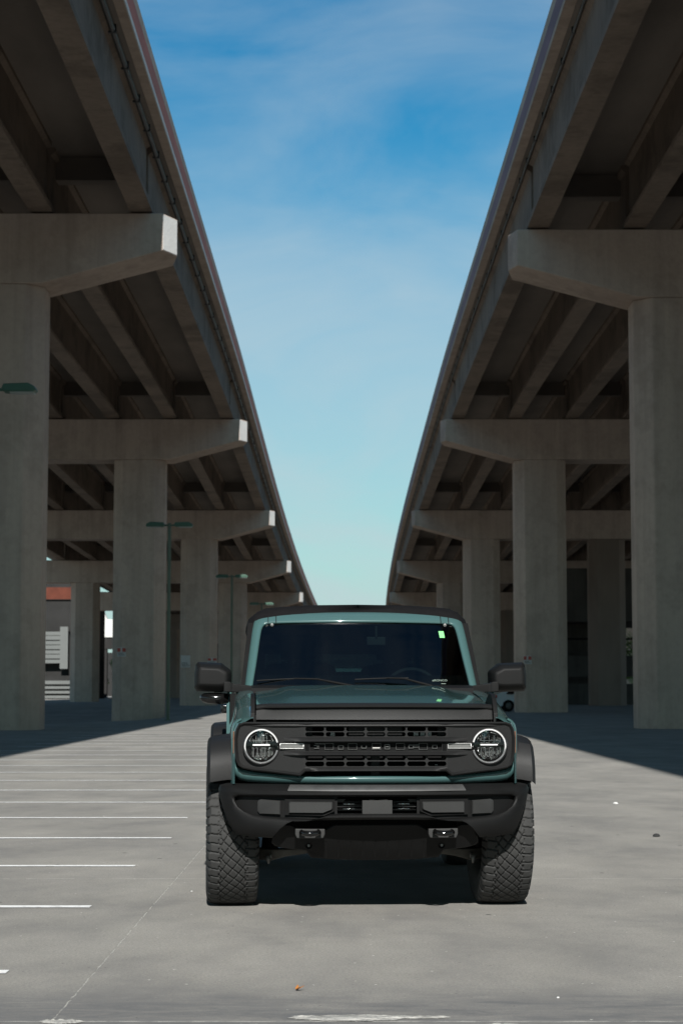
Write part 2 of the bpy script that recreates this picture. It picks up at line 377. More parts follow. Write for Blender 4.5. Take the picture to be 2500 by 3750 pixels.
def patch(cx, cy, w, d, seed, mm):
    rr = random.Random(seed); m_ = MB(); n = 46; ring = []; ring2 = []
    for k in range(n):
        a = 2 * math.pi * k / n; f = 1 + rr.uniform(-.17, .13); ring.append((cx + w / 2 * f * math.cos(a), cy + d / 2 * f * math.sin(a), 0.003)); 
        ring2.append((cx + w * .4 * f * math.cos(a), cy + d * .36 * f * math.sin(a), 0.006 + rr.uniform(-.002, .003)))
    m_.loft([ring, ring2]); m_.f.append(tuple(range(n, 2 * n)))
    tag(m_.obj('concrete_scar', mm, smooth=False), kind='structure')
scar = mat('broken pale concrete', (0.46, 0.45, 0.42), 0.9, noise=(11, 0.42, (0.7, 1.4, 1)), bump=(40, 0.02))
patch(0.03, 7.79, 0.44, 0.15, 1, scar); patch(0.27, 7.80, 0.3, 0.06, 5, scar); patch(-1.08, 7.70, 0.16, 0.09, 2, scar); patch(0.62, 7.62, 0.14, 0.06, 3, scar)
patch(-0.33, 7.58, 0.20, 0.10, 4, scar)

# small things on the ground
lf = MB()
for (a, s_) in ((0.2, 1), (1.3, .8), (-0.9, .85)):
    pts = [(0, 0), (.012, .009), (.03, .004), (.036, 0), (.03, -.005), (.012, -.008)]
    top = [(s_ * (u * math.cos(a) - v * math.sin(a)), s_ * (u * math.sin(a) + v * math.cos(a)), .004 + abs(u) * .45) for u, v in pts]
    lf.loft([[(x, y, z) for x, y, z in top], [(x, y, z + .0012) for x, y, z in top]], True, True, True)
o = lf.obj('fallen_leaf', dryleaf, smooth=False); o.location = (-0.193, 8.49, 0.001)
tag(o, 'tiny curled orange leaf lying alone on the concrete in front of the car', 'leaf')
def pebble(x, y, s_, mm, label, name='pebble', cat='pebble', group=None):
    m_ = MB(); prof = [(0.25, 0), (.9, .12), (1, .4), (.7, .75), (.25, .92)]
    m_.lathe([(r * s_ * (1 + random.uniform(-.1, .1)), h * s_ * .9) for r, h in prof], axis='z', n=9, cap0=True, cap1=True)
    m_.v = [(a * (1 + random.uniform(-.12, .12)), b * (1 + random.uniform(-.12, .12)), c) for a, b, c in m_.v]
    o = m_.obj(name, mm); o.location = (x, y, 0.0); tag(o, label, cat, group); return o
pebble(2.74, 17.25, .034, pebm, 'lone black stone on the lit concrete at far right')
pebble(3.06, 22.1, .03, pebw, 'small white stone near the shadow edge at right')
for x, y in ((-0.95, 12.6), (-2.4, 20.0), (0.9, 8.3)):
    pebble(x, y, (.0045 + random.random() * .003), pebw, 'tiny pale grit grain scattered on the concrete', 'grit_grain', 'grit', 'pale grit grains on the concrete')

# ------------------------------------------------------------------ viaducts
def H(Y): return 16.48 if Y < 95 else 16.48 - 0.0215 * (Y - 108) * (1 if Y > 121 else ((Y - 95) / 26.0) * 0.5 * ((Y - 95) / max(1e-3, abs(Y - 108)) if abs(Y - 108) > 1e-3 else 1) * (1 if Y > 108 else -1))
def H(Y):                                # soffit of the girders above the ground: level, then a slow descent
    t = max(0.0, Y - 95); return 16.48 - (0.0215 * t * t / 52 if t < 26 else 0.0215 * (t - 13))
def CX(Y): return 5e-5 * max(0.0, Y - 150) ** 2
ALL_PIERS = [63, 109, 155, 201, 247, 293, 339]
YS = [-140, -100, -60, -29, -10, 17] + [40, 63, 80, 95, 102, 109, 116, 125, 140, 155, 170, 185, 201, 216, 231, 247, 270, 293, 316, 339, 362, 385, 420]

def viaduct(s, e0, label, stripe, wd, ncol):
    """s = -1 left, +1 right; e0 = distance of the barrier face from the middle of the road below"""
    PIERS = [61.6 if s < 0 else 63.8] + ALL_PIERS[1:]
    root = empty('elevated_highway', (s * 18, 63, 0))
    tag(root, label, 'bridge')
    def PX(d, Y): return s * (e0 + d) + CX(Y) - s * 18
    def run(name, sec, m_, ya=None, yb=None, cap=True, bevel=0):
        """sec: list of (d, h above girder soffit); swept along the road"""
        st = [y for y in YS if (ya is None or y >= ya) and (yb is None or y <= yb)]
        if ya is not None and ya not in st: st = [ya] + st
        if yb is not None and yb not in st: st = st + [yb]
        mb = MB(); mb.loft([[(PX(d, Y), Y - 63, H(Y) + h) for d, h in sec] for Y in st], True, cap, cap)
        return mb.obj(name, m_, root, smooth=False)
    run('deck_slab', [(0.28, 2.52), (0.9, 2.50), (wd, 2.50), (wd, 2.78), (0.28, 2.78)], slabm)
    b = run('barrier', [(0.0, 2.50), (0.27, 2.50), (0.27, 3.62), (0.05, 3.72), (0.0, 3.70)], conc)
    for (h0, h1, n_) in ((2.74, 3.32, 'painted_stripe'),):
        mb = MB(); sec = [(-0.012, h0), (0.001, h0), (0.001, h1), (-0.012, h1)]
        mb.loft([[(PX(d, Y), Y - 63, H(Y) + h) for d, h in sec] for Y in YS], True, True, True)
        mb.obj(n_, stripe, b, smooth=False)
    mb = MB(); sec = [(-0.035, 2.50), (-0.002, 2.50), (-0.002, 2.70), (-0.035, 2.66)]
    mb.loft([[(PX(d, Y), Y - 63, H(Y) + h) for d, h in sec] for Y in YS], True, True, True); mb.obj('barrier_lip', concp if s < 0 else conc, b, smooth=False)
    run('far_barrier', [(wd - .3, 2.782), (wd, 2.782), (wd, 3.72), (wd - .25, 3.72)], conc)
    # drain pipe clamped below the overhang
    pts = [(PX(0.50 if s < 0 else 0.42, Y), Y - 63, H(Y) + 2.38) for Y in YS]
    pm = MB(); pm.tube(pts, 0.085 if s < 0 else 0.04, 8)
    yy = 20
    while yy < 300:
        x_ = PX(0.50 if s < 0 else 0.42, yy); z_ = H(yy) + 2.40
        cw = .11 if s < 0 else .055; pm.box(x_ - cw, x_ + cw, yy - 63 - .05, yy - 63 + .05, z_ - cw, z_ + .12); yy += 3.1 if s < 0 else 2.6
    pm.obj('drain_pipe', pipem, root, smooth=False)
    # girders: bulb tees, one mesh for every girder of every span
    gc = 0.80 if s < 0 else 0.72
    ends = [-75, -29, 17] + PIERS
    for i in range(len(ends)):
        ya = ends[i] + 0.35 + 0.9; yb = (ends[i + 1] if i + 1 < len(ends) else 385) + 0.9 - 0.35
        if ya < -40: continue
        for k in range(8):
            c = gc + 3.2 * k
            sec = [(c - .36, 0.06), (c + .36, 0.06), (c + .36, .24), (c + .10, .44), (c + .10, 2.25), (c + .24, 2.36), (c + .24, 2.499), (c - .24, 2.499), (c - .24, 2.36), (c - .10, 2.25), (c - .10, .44), (c - .36, .24)]
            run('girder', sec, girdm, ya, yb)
    if wd > 30:  # extra deck width and girders added to darken the space underneath
        og = MB()
        for k in range(8, 12):
            c = gc + 3.2 * k; og.loft([[(PX(d, Y), Y - 63, H(Y) + h) for d, h in ((c - .36, .06), (c + .36, .06), (c + .36, .3), (c + .1, .5), (c + .1, 2.499), (c - .1, 2.499), (c - .1, .5), (c - .36, .3))] for Y in YS], True, True, True)
        tag(og.obj('added_outer_girders', girdm, root, smooth=False), kind='stuff')
    for Y in PIERS:
        mb = MB(); z = H(Y); cxx = CX(Y) - s * 18
        # pier cap with chamfered ends and tapering soffit
        def X(d): return s * (e0 + d) + cxx
        dn = 0.10 if s < 0 else 0.02        # near corner of the end face relative to barrier
        df = -0.30 if s < 0 else -0.22      # far corner
        prof = [(0, z), (0, z - 1.22), (3.95, z - 2.28), (wd - .3, z - 2.28), (wd - .3, z)]
        near = [(X(dn if d == 0 else d), Y - 63, zz) for d, zz in prof]
        far = [(X(df if d == 0 else d), Y - 63 + (0.9 if d == 0 else 2.3), zz) for d, zz in prof]
        back = [(X(df + .25 if d == 0 else d), Y - 63 + 2.3 + (0.002 if d else 0), zz) for d, zz in prof]
        far2 = [(far[0][0], far[0][1], z), (far[1][0], far[1][1], z - 1.22)] + [(p[0], Y - 63 + .9, p[2]) for p in near[2:]]
        mb.loft([near, far2, back], True, True, True)
        cap = mb.obj('pier_cap', conc, root, bevel=0.04)
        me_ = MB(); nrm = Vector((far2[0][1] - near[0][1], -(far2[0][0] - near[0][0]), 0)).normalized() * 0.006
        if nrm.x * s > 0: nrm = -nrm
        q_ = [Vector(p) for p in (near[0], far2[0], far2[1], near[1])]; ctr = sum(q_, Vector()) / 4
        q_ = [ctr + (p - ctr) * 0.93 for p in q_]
        me_.loft([[p + nrm * 1.0 for p in q_], [p - nrm for p in q_]], True, True, True); (me_.obj('sunlit_cap_end', concp, cap, smooth=False) if s < 0 else None)  # pale plate: sunlight on the left cap ends put into the colour
        for d in ((5.36 if Y < 70 else 5.72, 20.9) if s < 0 else (5.35, 15.3, 36.4)):
            w, dd, ch = 1.45, 1.1, 0.55
            xc = X(d); yc = Y - 63 + 1.15
            oc = [(-w, -dd + ch), (-w + ch, -dd), (w - ch, -dd), (w, -dd + ch), (w, dd - ch), (w - ch, dd), (-w + ch, dd), (-w, dd - ch)]
            m2 = MB(); gzz = gz(xc + s * 18, Y) - 0.3
            m2.loft([[(xc + a, yc + b_, gzz) for a, b_ in oc], [(xc + a, yc + b_, z - 2.275) for a, b_ in oc]], True, True, True)
            m2.obj('column', shadecol if d == 15.3 else conc, cap, bevel=0.05)
        m3 = MB()
        m3.box(X(1.0), X(wd - .6), Y - 63 + 2.45, Y - 63 + 3.1, z + 1.72, z + 2.495)
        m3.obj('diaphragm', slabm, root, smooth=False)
        # bearing pads
        m4 = MB()
        m4.box(X(.5), X(wd - 1.0), Y - 63 + .4, Y - 63 + 1.9, z + .002, z + .058); m4.obj('bearing_shelf', dark, cap, smooth=False)
    return root
viaduct(-1, 5.62, 'wide concrete highway viaduct along the left side with a brick red painted stripe', redst, 28.6, 2)
viaduct(+1, 5.80, 'wide concrete highway viaduct along the right side with a dull plum painted stripe', plumst, 40.8, 3)

# ------------------------------------------------------------------ lamp posts (left row)
def lamp_post(x, y):
    r_ = empty('lamp_post', (x, y, gz(x, y)))
    p = MB(); p.box(-.065, .065, -.065, .065, 0.0, 8.15); p.obj('pole', greenpole, r_, bevel=.01)
    b_ = MB(); b_.box(-.13, .13, -.13, .13, 0, .04); b_.obj('base_plate', greenpole, r_, smooth=False)
    for s in (-1, 1):
        a = MB(); a.box(s * .065, s * .24, -.03, .03, 8.02, 8.09); a.obj('arm', greenp, r_, smooth=False)
        h = MB(); o_ = [(.20, 8.07), (.24, 8.17), (.80, 8.19), (.93, 8.12), (.98, 8.04), (.93, 7.99), (.24, 7.99)]
        h.prism([(s * u, v) for u, v in o_], -.2, .2, 'y'); hd = h.obj('lamp_head', greenp, r_, bevel=.02)
        d = MB(); d.box(s * .38, s * .92, -.16, .16, 7.965, 7.992); d.obj('diffuser', lampglass, hd, smooth=False)
    return r_
lp0 = lamp_post(-7.88, 44.0); tag(lp0, 'green lamp head reaching in at the left frame edge in front of the nearest column', 'street lamp', 'green lamp posts along the left viaduct')
for (x, y, lb) in ((-7.12, 80.9, 'green twin headed lamp post, the tallest seen whole, beside the second left column'),
                   (-6.6, 118.0, 'green twin headed lamp post in front of the third left column'),
                   (-6.35, 156.0, 'smallest green lamp post, its heads just above the car roof')):
    c = copy_tree(lp0); c.location = (x, y, gz(x, y)); c['label'] = lb

# ------------------------------------------------------------------ signs on columns
def sign(x, y, z, w, h, label, red=True, name='parking_sign'):
    r_ = empty(name, (x, y, z)); tag(r_, label, 'sign', 'small signs on the columns')
    m_ = MB(); m_.box(-w / 2, w / 2, -.02, 0, 0, h); m_.obj('sign_plate', signw, r_, bevel=.004)
    if red:
        q = MB(); q.box(-w * .48, -w * .12, -.026, -.0205, h * .5, h * .93); q.box(w * .08, w * .48, -.026, -.0205, h * .5, h * .93); q.obj('red_panel', signr, r_, smooth=False)
    t = MB()
    for k in range(3): t.box(-w * .4, w * (.4 - .1 * k), -.0245, -.0205, h * (.12 + .12 * k), h * (.16 + .12 * k))
    t.obj('text_lines', dark, r_, smooth=False)
sign(-12.2, 109.03, 3.10, .48, .50, 'faded red and white sign on the second left column')
sign(10.32, 109.03, 2.68, .44, .46, 'faded red and white sign on the second right column just above the car mirror')
sign(-12.3, 155.03, 3.0, .75, .95, 'plain pale notice on the left edge of the third left column', False, 'notice')
sign(-10.2, 155.03, 3.3, .72, .46, 'pale sign with red print on the third left column above the car mirror')

# ------------------------------------------------------------------ background structures
def panel_building(name, loc, label, cat): r_ = empty(name, loc); tag(r_, label, cat); return r_
# left: garage with white louvres and a red edged roof deck, in the open sun
r_ = panel_building('parking_garage', (-40, 262, 0), 'distant garage with white louvres and a red roof edge at far left between columns', 'building')
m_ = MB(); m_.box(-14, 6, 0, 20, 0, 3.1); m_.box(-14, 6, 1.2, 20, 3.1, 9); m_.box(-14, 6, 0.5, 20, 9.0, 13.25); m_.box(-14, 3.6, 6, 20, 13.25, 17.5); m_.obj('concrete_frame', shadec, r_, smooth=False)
m_ = MB()
for k in range(7): m_.box(-13.9, 2.5, -.35, -.05, 4.75 + k * .62, 5.23 + k * .62 + (.06 if k % 2 else 0))
for k in range(4): m_.box(-13.9, 5.9, -.35, -.05, .1 + .62 * k, .45 + .62 * k + (.12 if k == 3 else 0))
m_.obj('louvre', louv, r_, smooth=False)
m_ = MB(); m_.box(2.55, 3.6, -.7, -.38, 4.0, 9.6); m_.obj('stair_screen', louv, r_, smooth=False)
m_ = MB(); m_.box(-14.2, 6.2, .1, .45, 13.3, 14.9); m_.obj('roof_edge', brick, r_, smooth=False)
# distant pier: sunlit end block, shaded cap and column, put into the colours
r_ = panel_building('distant_pier', (-36.4, 300, 0), 'far slender pier with a sunlit white end block seen between left columns', 'pier')
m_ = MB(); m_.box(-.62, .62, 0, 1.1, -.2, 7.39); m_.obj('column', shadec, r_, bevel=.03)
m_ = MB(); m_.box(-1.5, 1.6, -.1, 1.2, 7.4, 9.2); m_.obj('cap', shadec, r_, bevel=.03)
m_ = MB(); m_.prism([(-1.45, 9.22), (1.6, 9.22), (1.6, 11.9), (0.6, 12.0), (0, 13.2), (-.9, 11.9)], -.3, 1.3, 'y'); m_.obj('end_block', white, r_, smooth=False)

# long low retaining wall at the back, left
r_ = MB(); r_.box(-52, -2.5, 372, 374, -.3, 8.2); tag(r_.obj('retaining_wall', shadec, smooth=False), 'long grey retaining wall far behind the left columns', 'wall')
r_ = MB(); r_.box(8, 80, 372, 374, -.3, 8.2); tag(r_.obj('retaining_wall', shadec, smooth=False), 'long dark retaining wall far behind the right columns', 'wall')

r_ = MB(); r_.box(-28, 46, 376, 390, 5.4, 10.2); r_.box(-28, 46, 376, 376.4, 10.21, 10.3); tag(r_.obj('sky_blocker_slab', shadec, smooth=False), 'dark overpass slab added far behind both viaducts to close off the sky', 'backdrop')  # added dark slab, keeps the space behind the columns black
# right: dark car park structure under the viaduct
r_ = panel_building('parking_structure', (30, 166, 0), 'low dark parking structure with open slots behind the right columns', 'building')
m_ = MB(); m_.box(-12.5, 18, 0, .3, 0, 1.75); m_.box(-12.5, 18, 0, .3, 2.35, 4.1)
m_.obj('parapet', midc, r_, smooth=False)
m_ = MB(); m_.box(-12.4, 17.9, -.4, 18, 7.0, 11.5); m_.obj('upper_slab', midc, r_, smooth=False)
m_ = MB()
for xx in (-12.3, -6.9, -4.9, 1.2, 8): m_.box(xx, xx + .35, .31, .7, 0, 6.99)
m_.box(-12.3, 18, .45, .6, 5.45, 5.62); m_.obj('post_frame', dark, r_, smooth=False)
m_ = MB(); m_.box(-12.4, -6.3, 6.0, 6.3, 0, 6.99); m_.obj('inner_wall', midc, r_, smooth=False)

def tree(x, y, h, rad, label, n=2600):
    r_ = empty('broadleaf_tree', (x, y, 0)); tag(r_, label, 'tree', 'green trees beyond the columns')
    t = MB(); t.tube([(0, 0, -.2), (.1, 0, h * .25), (-.1, .1, h * .5), (.1, 0, h * .8)], [.28, .2, .15, .05], 8)
    for k in range(6):
        a = k * 1.05; t.tube([(0, 0, h * (.35 + .05 * k)), (rad * .6 * math.cos(a), rad * .6 * math.sin(a), h * (.55 + .06 * k))], [.09, .03], 6)
    t.obj('trunk', bark, r_)
    c = MB(); rr = random.Random(int(x * 13 + y))
    cl_ = [(rr.uniform(-.7, .7) * rad, rr.uniform(-.7, .7) * rad, h * rr.uniform(.3, .92), rr.uniform(.25, .45) * rad) for _ in range(22)]
    for _ in range(n):
        q = rr.choice(cl_); a = rr.uniform(0, 6.28); b_ = math.acos(rr.uniform(-1, 1)); rd = q[3] * rr.random() ** .35
        p = Vector((q[0] + rd * math.sin(b_) * math.cos(a), q[1] + rd * math.sin(b_) * math.sin(a), q[2] + rd * math.cos(b_)))
        s_ = rr.uniform(.10, .22); u = Vector((rr.uniform(-1, 1), rr.uniform(-1, 1), rr.uniform(-1, 1))).normalized(); v = u.orthogonal().normalized()
        c.add([p - u * s_, p - v * s_ * .5, p + u * s_, p + v * s_ * .5], [(0, 1, 2, 3)])
    c.obj('crown', leafm, r_, smooth=False, fix=False)
tree(35.9, 240, 9.5, 3.4, 'bright green tree glimpsed through the gap beside the nearest right column')
tree(42.0, 262, 10, 3.6, 'second green tree deeper behind the right parking structure')
tree(-38.0, 306, 6.6, 1.8, 'low green tree just left of the far slender pier', 1500)
tree(-34.6, 308, 8.0, 1.6, 'green tree just right of the far slender pier', 1500)

# ------------------------------------------------------------------ white parked car behind the right column
def parked_car():
    r_ = empty('parked_car', (10.85, 113.6, 0)); r_.scale = (0.92, 1, 1); tag(r_, 'white car parked beyond the second right column, only its tail and wheel showing', 'car')
    side = [(-2.2, .35), (-2.28, .62), (-2.22, .98), (-1.95, 1.06), (-1.35, 1.40), (-.3, 1.47), (.55, 1.38), (1.25, 1.0), (2.1, .86), (2.28, .6), (2.25, .32)]
    body = MB()
    def lp(w, pinch): return [(x, w * (1 - pinch * max(0, z - .95) * 1.6), z) for x, z in side]
    low = [(2.25, .32), (1.78, .32), (1.72, .55), (1.4, .68), (1.08, .55), (1.02, .28), (-1.02, .28), (-1.08, .55), (-1.4, .68), (-1.72, .55), (-1.78, .32)]
    full = side + low[1:]
    def L2(w, k): return [(x, w * (1 - .25 * max(0, z - .95) * 1.6 * k), z) for x, z in full]
    body.loft([L2(-.84, 1), L2(-.88, 1), L2(.88, 1), L2(.84, 1)], True, True, True)
    body.obj('body', whitep, r_, bevel=.04)
    for s in (-1, 1):
        g_ = MB(); g_.prism([(-1.55, 1.02), (-1.25, 1.33), (-.3, 1.40), (.5, 1.31), (1.0, 1.02)], s * .80, s * .885, 'y'); g_.obj('side_window', sglass, r_, smooth=False)
    for x in (-1.4, 1.4):
        for s in (-1, 1):
            t = MB(); t.lathe([(.19, -.1), (.30, -.11), (.335, -.09), (.345, 0), (.335, .09), (.30, .11), (.19, .1)], (x, s * .80, .345), 'y', 32); w = t.obj('tyre', dark, r_)
            q = MB(); q.lathe([(.03, .0), (.20, .03)], (x, s * .86 - .02, .345), 'y', 24, True, False)
            for k in range(5):
                a = 2 * math.pi * k / 5; q.tube([(x, s * .92, .345), (x + .2 * math.cos(a), s * .9, .345 + .2 * math.sin(a))], [.03, .02], 6)
            q.obj('rim', steel, w)
    for s in (-1, 1):
        t = MB(); t.box(-2.29, -2.1, s * .80 - .07, s * .80 + .07, .78, .98); t.obj('tail_light', redl, r_, bevel=.02)
    return r_
parked_car()

# ------------------------------------------------------------------ the off-road vehicle
car = empty('off_road_vehicle', (0.165, 11.95, 0), R(2.7))
tag(car, 'teal boxy off road car with black grille, bumper and flares facing the camera', 'car')
def yg(x): return -0.665 + 0.10 * (abs(x) / 0.8) ** 2.2          # plan curve of the grille face
def yb(x): return -0.825 + 0.27 * (min(abs(x), .92) / 0.9) ** 2.4   # plan curve of the bumper

def yq(x): return -0.664 + 0.16 * max(0.0, abs(x) - .4115)       # the grille itself: flat middle, swept-back ends
# tyres -------------------------------------------------------------
def tyre_mesh(hi=True):
    Rr, hw = 0.446, 0.130
    NA = 760 if hi else 96
    prof = [(-.095, .235), (-.118, .25), (-.139, .29), (-.148, .33), (-.149, .365), (-.145, .395), (-.138, .420), (-.1315, .432)]
    nt_ = 62 if hi else 10
    tread = [(-hw + 2 * hw * i / nt_, None) for i in range(nt_ + 1)]
    P = prof + tread + [(-a, b) for a, b in prof[::-1]]
    mb = MB(); circ = 2 * math.pi * Rr
    def fr(x): return x - math.floor(x)
    def groove(d, w): return 0 if d > w else 1 - max(0, (d - w * .55) / (w * .45))
    npitch = 52; pl = circ / npitch
    for i in range(NA):
        th = 2 * math.pi * i / NA; v = th * Rr
        for j, (x, r0) in enumerate(P):
            if r0 is None:
                r = Rr - 0.012 * (abs(x) / hw) ** 3.2
                if hi:
                    dep = 0; ax = abs(x); sg = 1 if x > 0 else -1
                    zig = 0.078 + 0.006 * (1 if fr(v / pl + (.25 if sg > 0 else 0)) < .5 else -1)
                    if ax < zig:
                        a1 = fr((v + 0.78 * x + 3.0 * x * abs(x)) / (circ / 46)); a2 = fr((v - 1.35 * x - 2.2 * x * abs(x)) / (circ / 34))
                        dep = max(groove(min(a1, 1 - a1) * circ / 46, .0042), groove(min(a2, 1 - a2) * circ / 34, .0046))
                    else:
                        a = fr((v + sg * .12 * (ax - .09)) / pl + (.5 if sg > 0 else 0)); dep = groove(min(a, 1 - a) * pl, .0048)
                    dep = max(dep, groove(abs(ax - zig), .0036))
                    r -= 0.014 * dep
            else:
                r = r0
                if hi and r0 > .40:
                    a = fr(v / (2 * pl) + (.5 if x > 0 else 0)); r += .004 if a < .5 else -.003
            xx = x
            if r0 is not None and hi and .36 < r0 < .425:
                a = fr(v / pl + (.5 if x > 0 else 0)); xx += (.006 if min(a, 1 - a) > .12 else -.003) * (1 if x > 0 else -1)
            mb.v.append((xx, r * math.sin(th), r * math.cos(th)))
    n = len(P)
    for i in range(NA):
        for j in range(n - 1):
            a = i * n + j; b = i * n + j + 1; c = ((i + 1) % NA) * n + j + 1; d = ((i + 1) % NA) * n + j
            mb.f.append((a, b, c, d))
    return mb
def wheel(x, y, rz, hi, proto=None):
    if proto:
        w = copy_tree(proto, car)
    else:
        w = tyre_mesh(hi).obj('wheel', rubber, car, fix=False, smooth=True)
        q = MB(); q.lathe([(.02, -.02), (.10, -.03), (.17, .03), (.215, .05), (.236, .10), (.236, -.10)], axis='x', n=40, cap0=True)
        for k in range(6):
            a = 2 * math.pi * k / 6; c_, s_ = math.cos(a), math.sin(a)
            q.tube([(.04, .03 * c_, .03 * s_), (.075, .15 * c_, .15 * s_), (.09, .235 * c_, .235 * s_)], [.04, .03, .028], 8)
        q.bend(lambda a, b, c: (-a, b, c)) if x < 0 else None
        q.obj('rim', rimm, w)
    w.location = (x, y, 0.441); w.rotation_euler = (0, 0, rz)
    return w
w1 = wheel(-.824, 0, R(1.5), True)
w2 = wheel(.786, 0, R(1.5), True, w1); w2.rotation_euler = (R(137), 0, R(1.5))
for ch in kids(w2): ch.scale = (-1, 1, 1)
w3 = wheel(-.845, 2.62, 0, False); w4 = wheel(.845, 2.62, 0, False, w3)
for ch in kids(w4): ch.scale = (-1, 1, 1)

# body sides ----------------------------------------------------------
def interp(t, tab):
    for (a, b), (c, d) in zip(tab, tab[1:]):
        if t <= c: return b + (d - b) * max(0, (t - a)) / (c - a)
    return tab[-1][1]
def body_section(y):
    xs_ = interp(y, [(-.60, .805), (-.57, .820), (-.52, .829), (-.3, .838), (0, .845), (.7, .86), (2.0, .875), (4.0, .865)])
    zt = interp(y, [(-.60, 1.108), (-.45, 1.135), (-.2, 1.175), (.2, 1.225), (.6, 1.262), (.75, 1.27), (1.2, 1.295), (4.0, 1.31)])
    xi = interp(y, [(-.6, .700), (.55, .70), (.75, .72), (1.1, .76), (4, .77)])
    return [(xs_ - .03, .43), (xs_, .50), (xs_, .62), (xs_, .74), (xs_, .84), (xs_ - .001, .92), (xs_ - .004, 1.0), (xs_ - .010, 1.05), (xs_ - .022, min(1.10, zt - .045) if zt > 1.13 else 1.085),
            (xs_ - .045, zt - .022), (xs_ - .075, zt - .004), ((xs_ - .075 + xi) / 2, zt + .004), (xi, zt + .006), (xi - .004, zt - .03), (xi - .01, zt - .12)]
ysb = [-.60, -.585, -.57, -.545, -.52] + [-.5 + .03 * i for i in range(150)]
mb = MB(); secs = [[(x, y, z) for x, z in body_section(y)] for y in ysb if y < 3.96]
# refine below the belt so that the arches cut cleanly
def refine(sec):
    out = []
    for a, b in zip(sec, sec[1:]):
        n = max(1, int(abs(a[2] - b[2]) / .03)); out += [tuple(a[i] + (b[i] - a[i]) * k / n for i in range(3)) for k in range(n)]
    return out + [sec[-1]]
ref0 = body_section(1.0)
cnt = [max(1, int(abs(a[1] - b[1]) / .03)) for a, b in zip(ref0, ref0[1:])]
def refine2(sec):
    out = []
    for (a, b), n in zip(zip(sec, sec[1:]), cnt): out += [tuple(a[i] + (b[i] - a[i]) * k / n for i in range(3)) for k in range(n)]
    return out + [sec[-1]]
secs = [refine2(s_) for s_ in secs]
mb.loft(secs, closed=False)
def arch(c): return any((c[1] - yy) ** 2 + (c[2] - .44) ** 2 < .515 ** 2 for yy in (0, 2.62)) or (c[2] < .74 and c[1] < -.38)
mb.f = [f for f in mb.f if not arch(tuple(sum(mb.v[i][k] for i in f) / 4 for k in range(3)))]
mb.mirror()
mb.box(-.84, .84, 3.90, 3.96, .55, 1.31)
body = mb.obj('body', paint, car, angle=50)

# lower fascia ring in body colour round the grille
def ring_pts(tab): return tab + [(-x, z) for x, z in tab[::-1]][1:-1] if False else tab
inner = [(0, .788), (.20, .788), (.435, .787), (.60, .803), (.70, .813), (.762, .824), (.790, .842), (.804, .870), (.812, .93), (.814, 1.00), (.806, 1.055), (.792, 1.085), (.765, 1.098)]
crease = [(0, .760), (.20, .760), (.435, .760), (.60, .771), (.70, .778), (.782, .790), (.812, .815), (.823, .850), (.826, .93), (.827, 1.00), (.822, 1.06), (.806, 1.10), (.77, 1.114)]
outer = [(0, .732), (.20, .732), (.435, .733), (.60, .738), (.70, .742), (.775, .748), (.808, .775), (.824, .83), (.829, .93), (.831, 1.00), (.826, 1.07), (.81, 1.105), (.77, 1.118)]
def front_loop(tab, off): return [(x, yg(x) + off, z) for x, z in tab]
fl = [front_loop(inner, .07), front_loop(inner, .012), front_loop([(a[0] * .5 + b[0] * .5, a[1] * .6 + b[1] * .4) for a, b in zip(inner, crease)], -.004), front_loop(crease, -.002), front_loop(outer, .022), [(x, y + .10, z) for x, y, z in front_loop(outer, .022)]]
m_ = MB(); m_.loft(fl, closed=False); m_.mirror(); m_.obj('front_fascia', paint, car, subsurf=1, angle=80)

# grille --------------------------------------------------------------
gout = [(0, .812), (.40, .812), (.432, .786), (.60, .806), (.70, .816), (.760, .828), (.786, .845), (.799, .872), (.807, .93), (.809, 1.00), (.801, 1.052), (.786, 1.080), (.755, 1.093), (.4, 1.093), (0, 1.092)]
gout = gout + [(-x, z) for x, z in gout[::-1] if x > 0]
holes = []
for k in range(-3, 4):
    w = .108
    for zc in (1.0535, 1.0235): holes.append(stadium(k * .1165, zc, w, .0255))
    for zc in (.8895, .8555): holes.append(stadium(k * .1165, zc, w, .0275))
holes.append(stadium(0, .953, .756, .048, r=.006))
gm = holed([(-.4115, .812), (.4115, .812), (.4115, 1.093), (-.4115, 1.093)], holes, .022, 0)
side = [(.4115, .8025), (.432, .786), (.60, .806), (.70, .816), (.760, .828), (.786, .845), (.799, .872), (.807, .93), (.809, 1.00), (.801, 1.052), (.786, 1.080), (.755, 1.093), (.4115, 1.093), (.4115, .9755), (.556, .9755), (.556, .9385), (.4115, .9385)]
for s_ in (-1, 1):
    q_ = holed([(s_ * x, z) for x, z in (side if s_ > 0 else side[::-1])], [circle(s_ * .654, .955, .104, 44)], .022, 0); gm.add(q_.v, q_.f)
gm.bend(lambda x, y, z: (x, y + yq(x), z))
gr = gm.obj('grille', plas2, car, angle=30)
# raised horizontal ridges and rim of the grille
rd = MB()
def ridge(z0, z1, x1, dy, y_off=-.012):
    st = [-x1, -x1 * .9] + [x1 * (-.8 + 1.6 * i / 10) for i in range(11)] + [x1 * .9, x1]
    loops = []
    for x in st:
        e = 0.0 if abs(x) >= x1 * .99 else (.7 if abs(x) > x1 * .85 else 1)
        y0 = yq(x) - .0105; zc = (z0 + z1) / 2
        loops.append([(x, y0, z0), (x, y0 - dy * e * .9, z0 + (z1 - z0) * .04), (x, y0 - dy * e, z0 + (z1 - z0) * .16), (x, y0 - dy * e * .25, z1 - .002), (x, y0, z1)])
    rd.loft(loops, closed=False)
ridge(.980, 1.008, .53, .026); ridge(.903, .927, .53, .026); ridge(.8125, .838, .41, .020); ridge(1.068, 1.092, .72, .014)
rd.obj('grille_ridges', plas2, gr, bevel=0, angle=60)
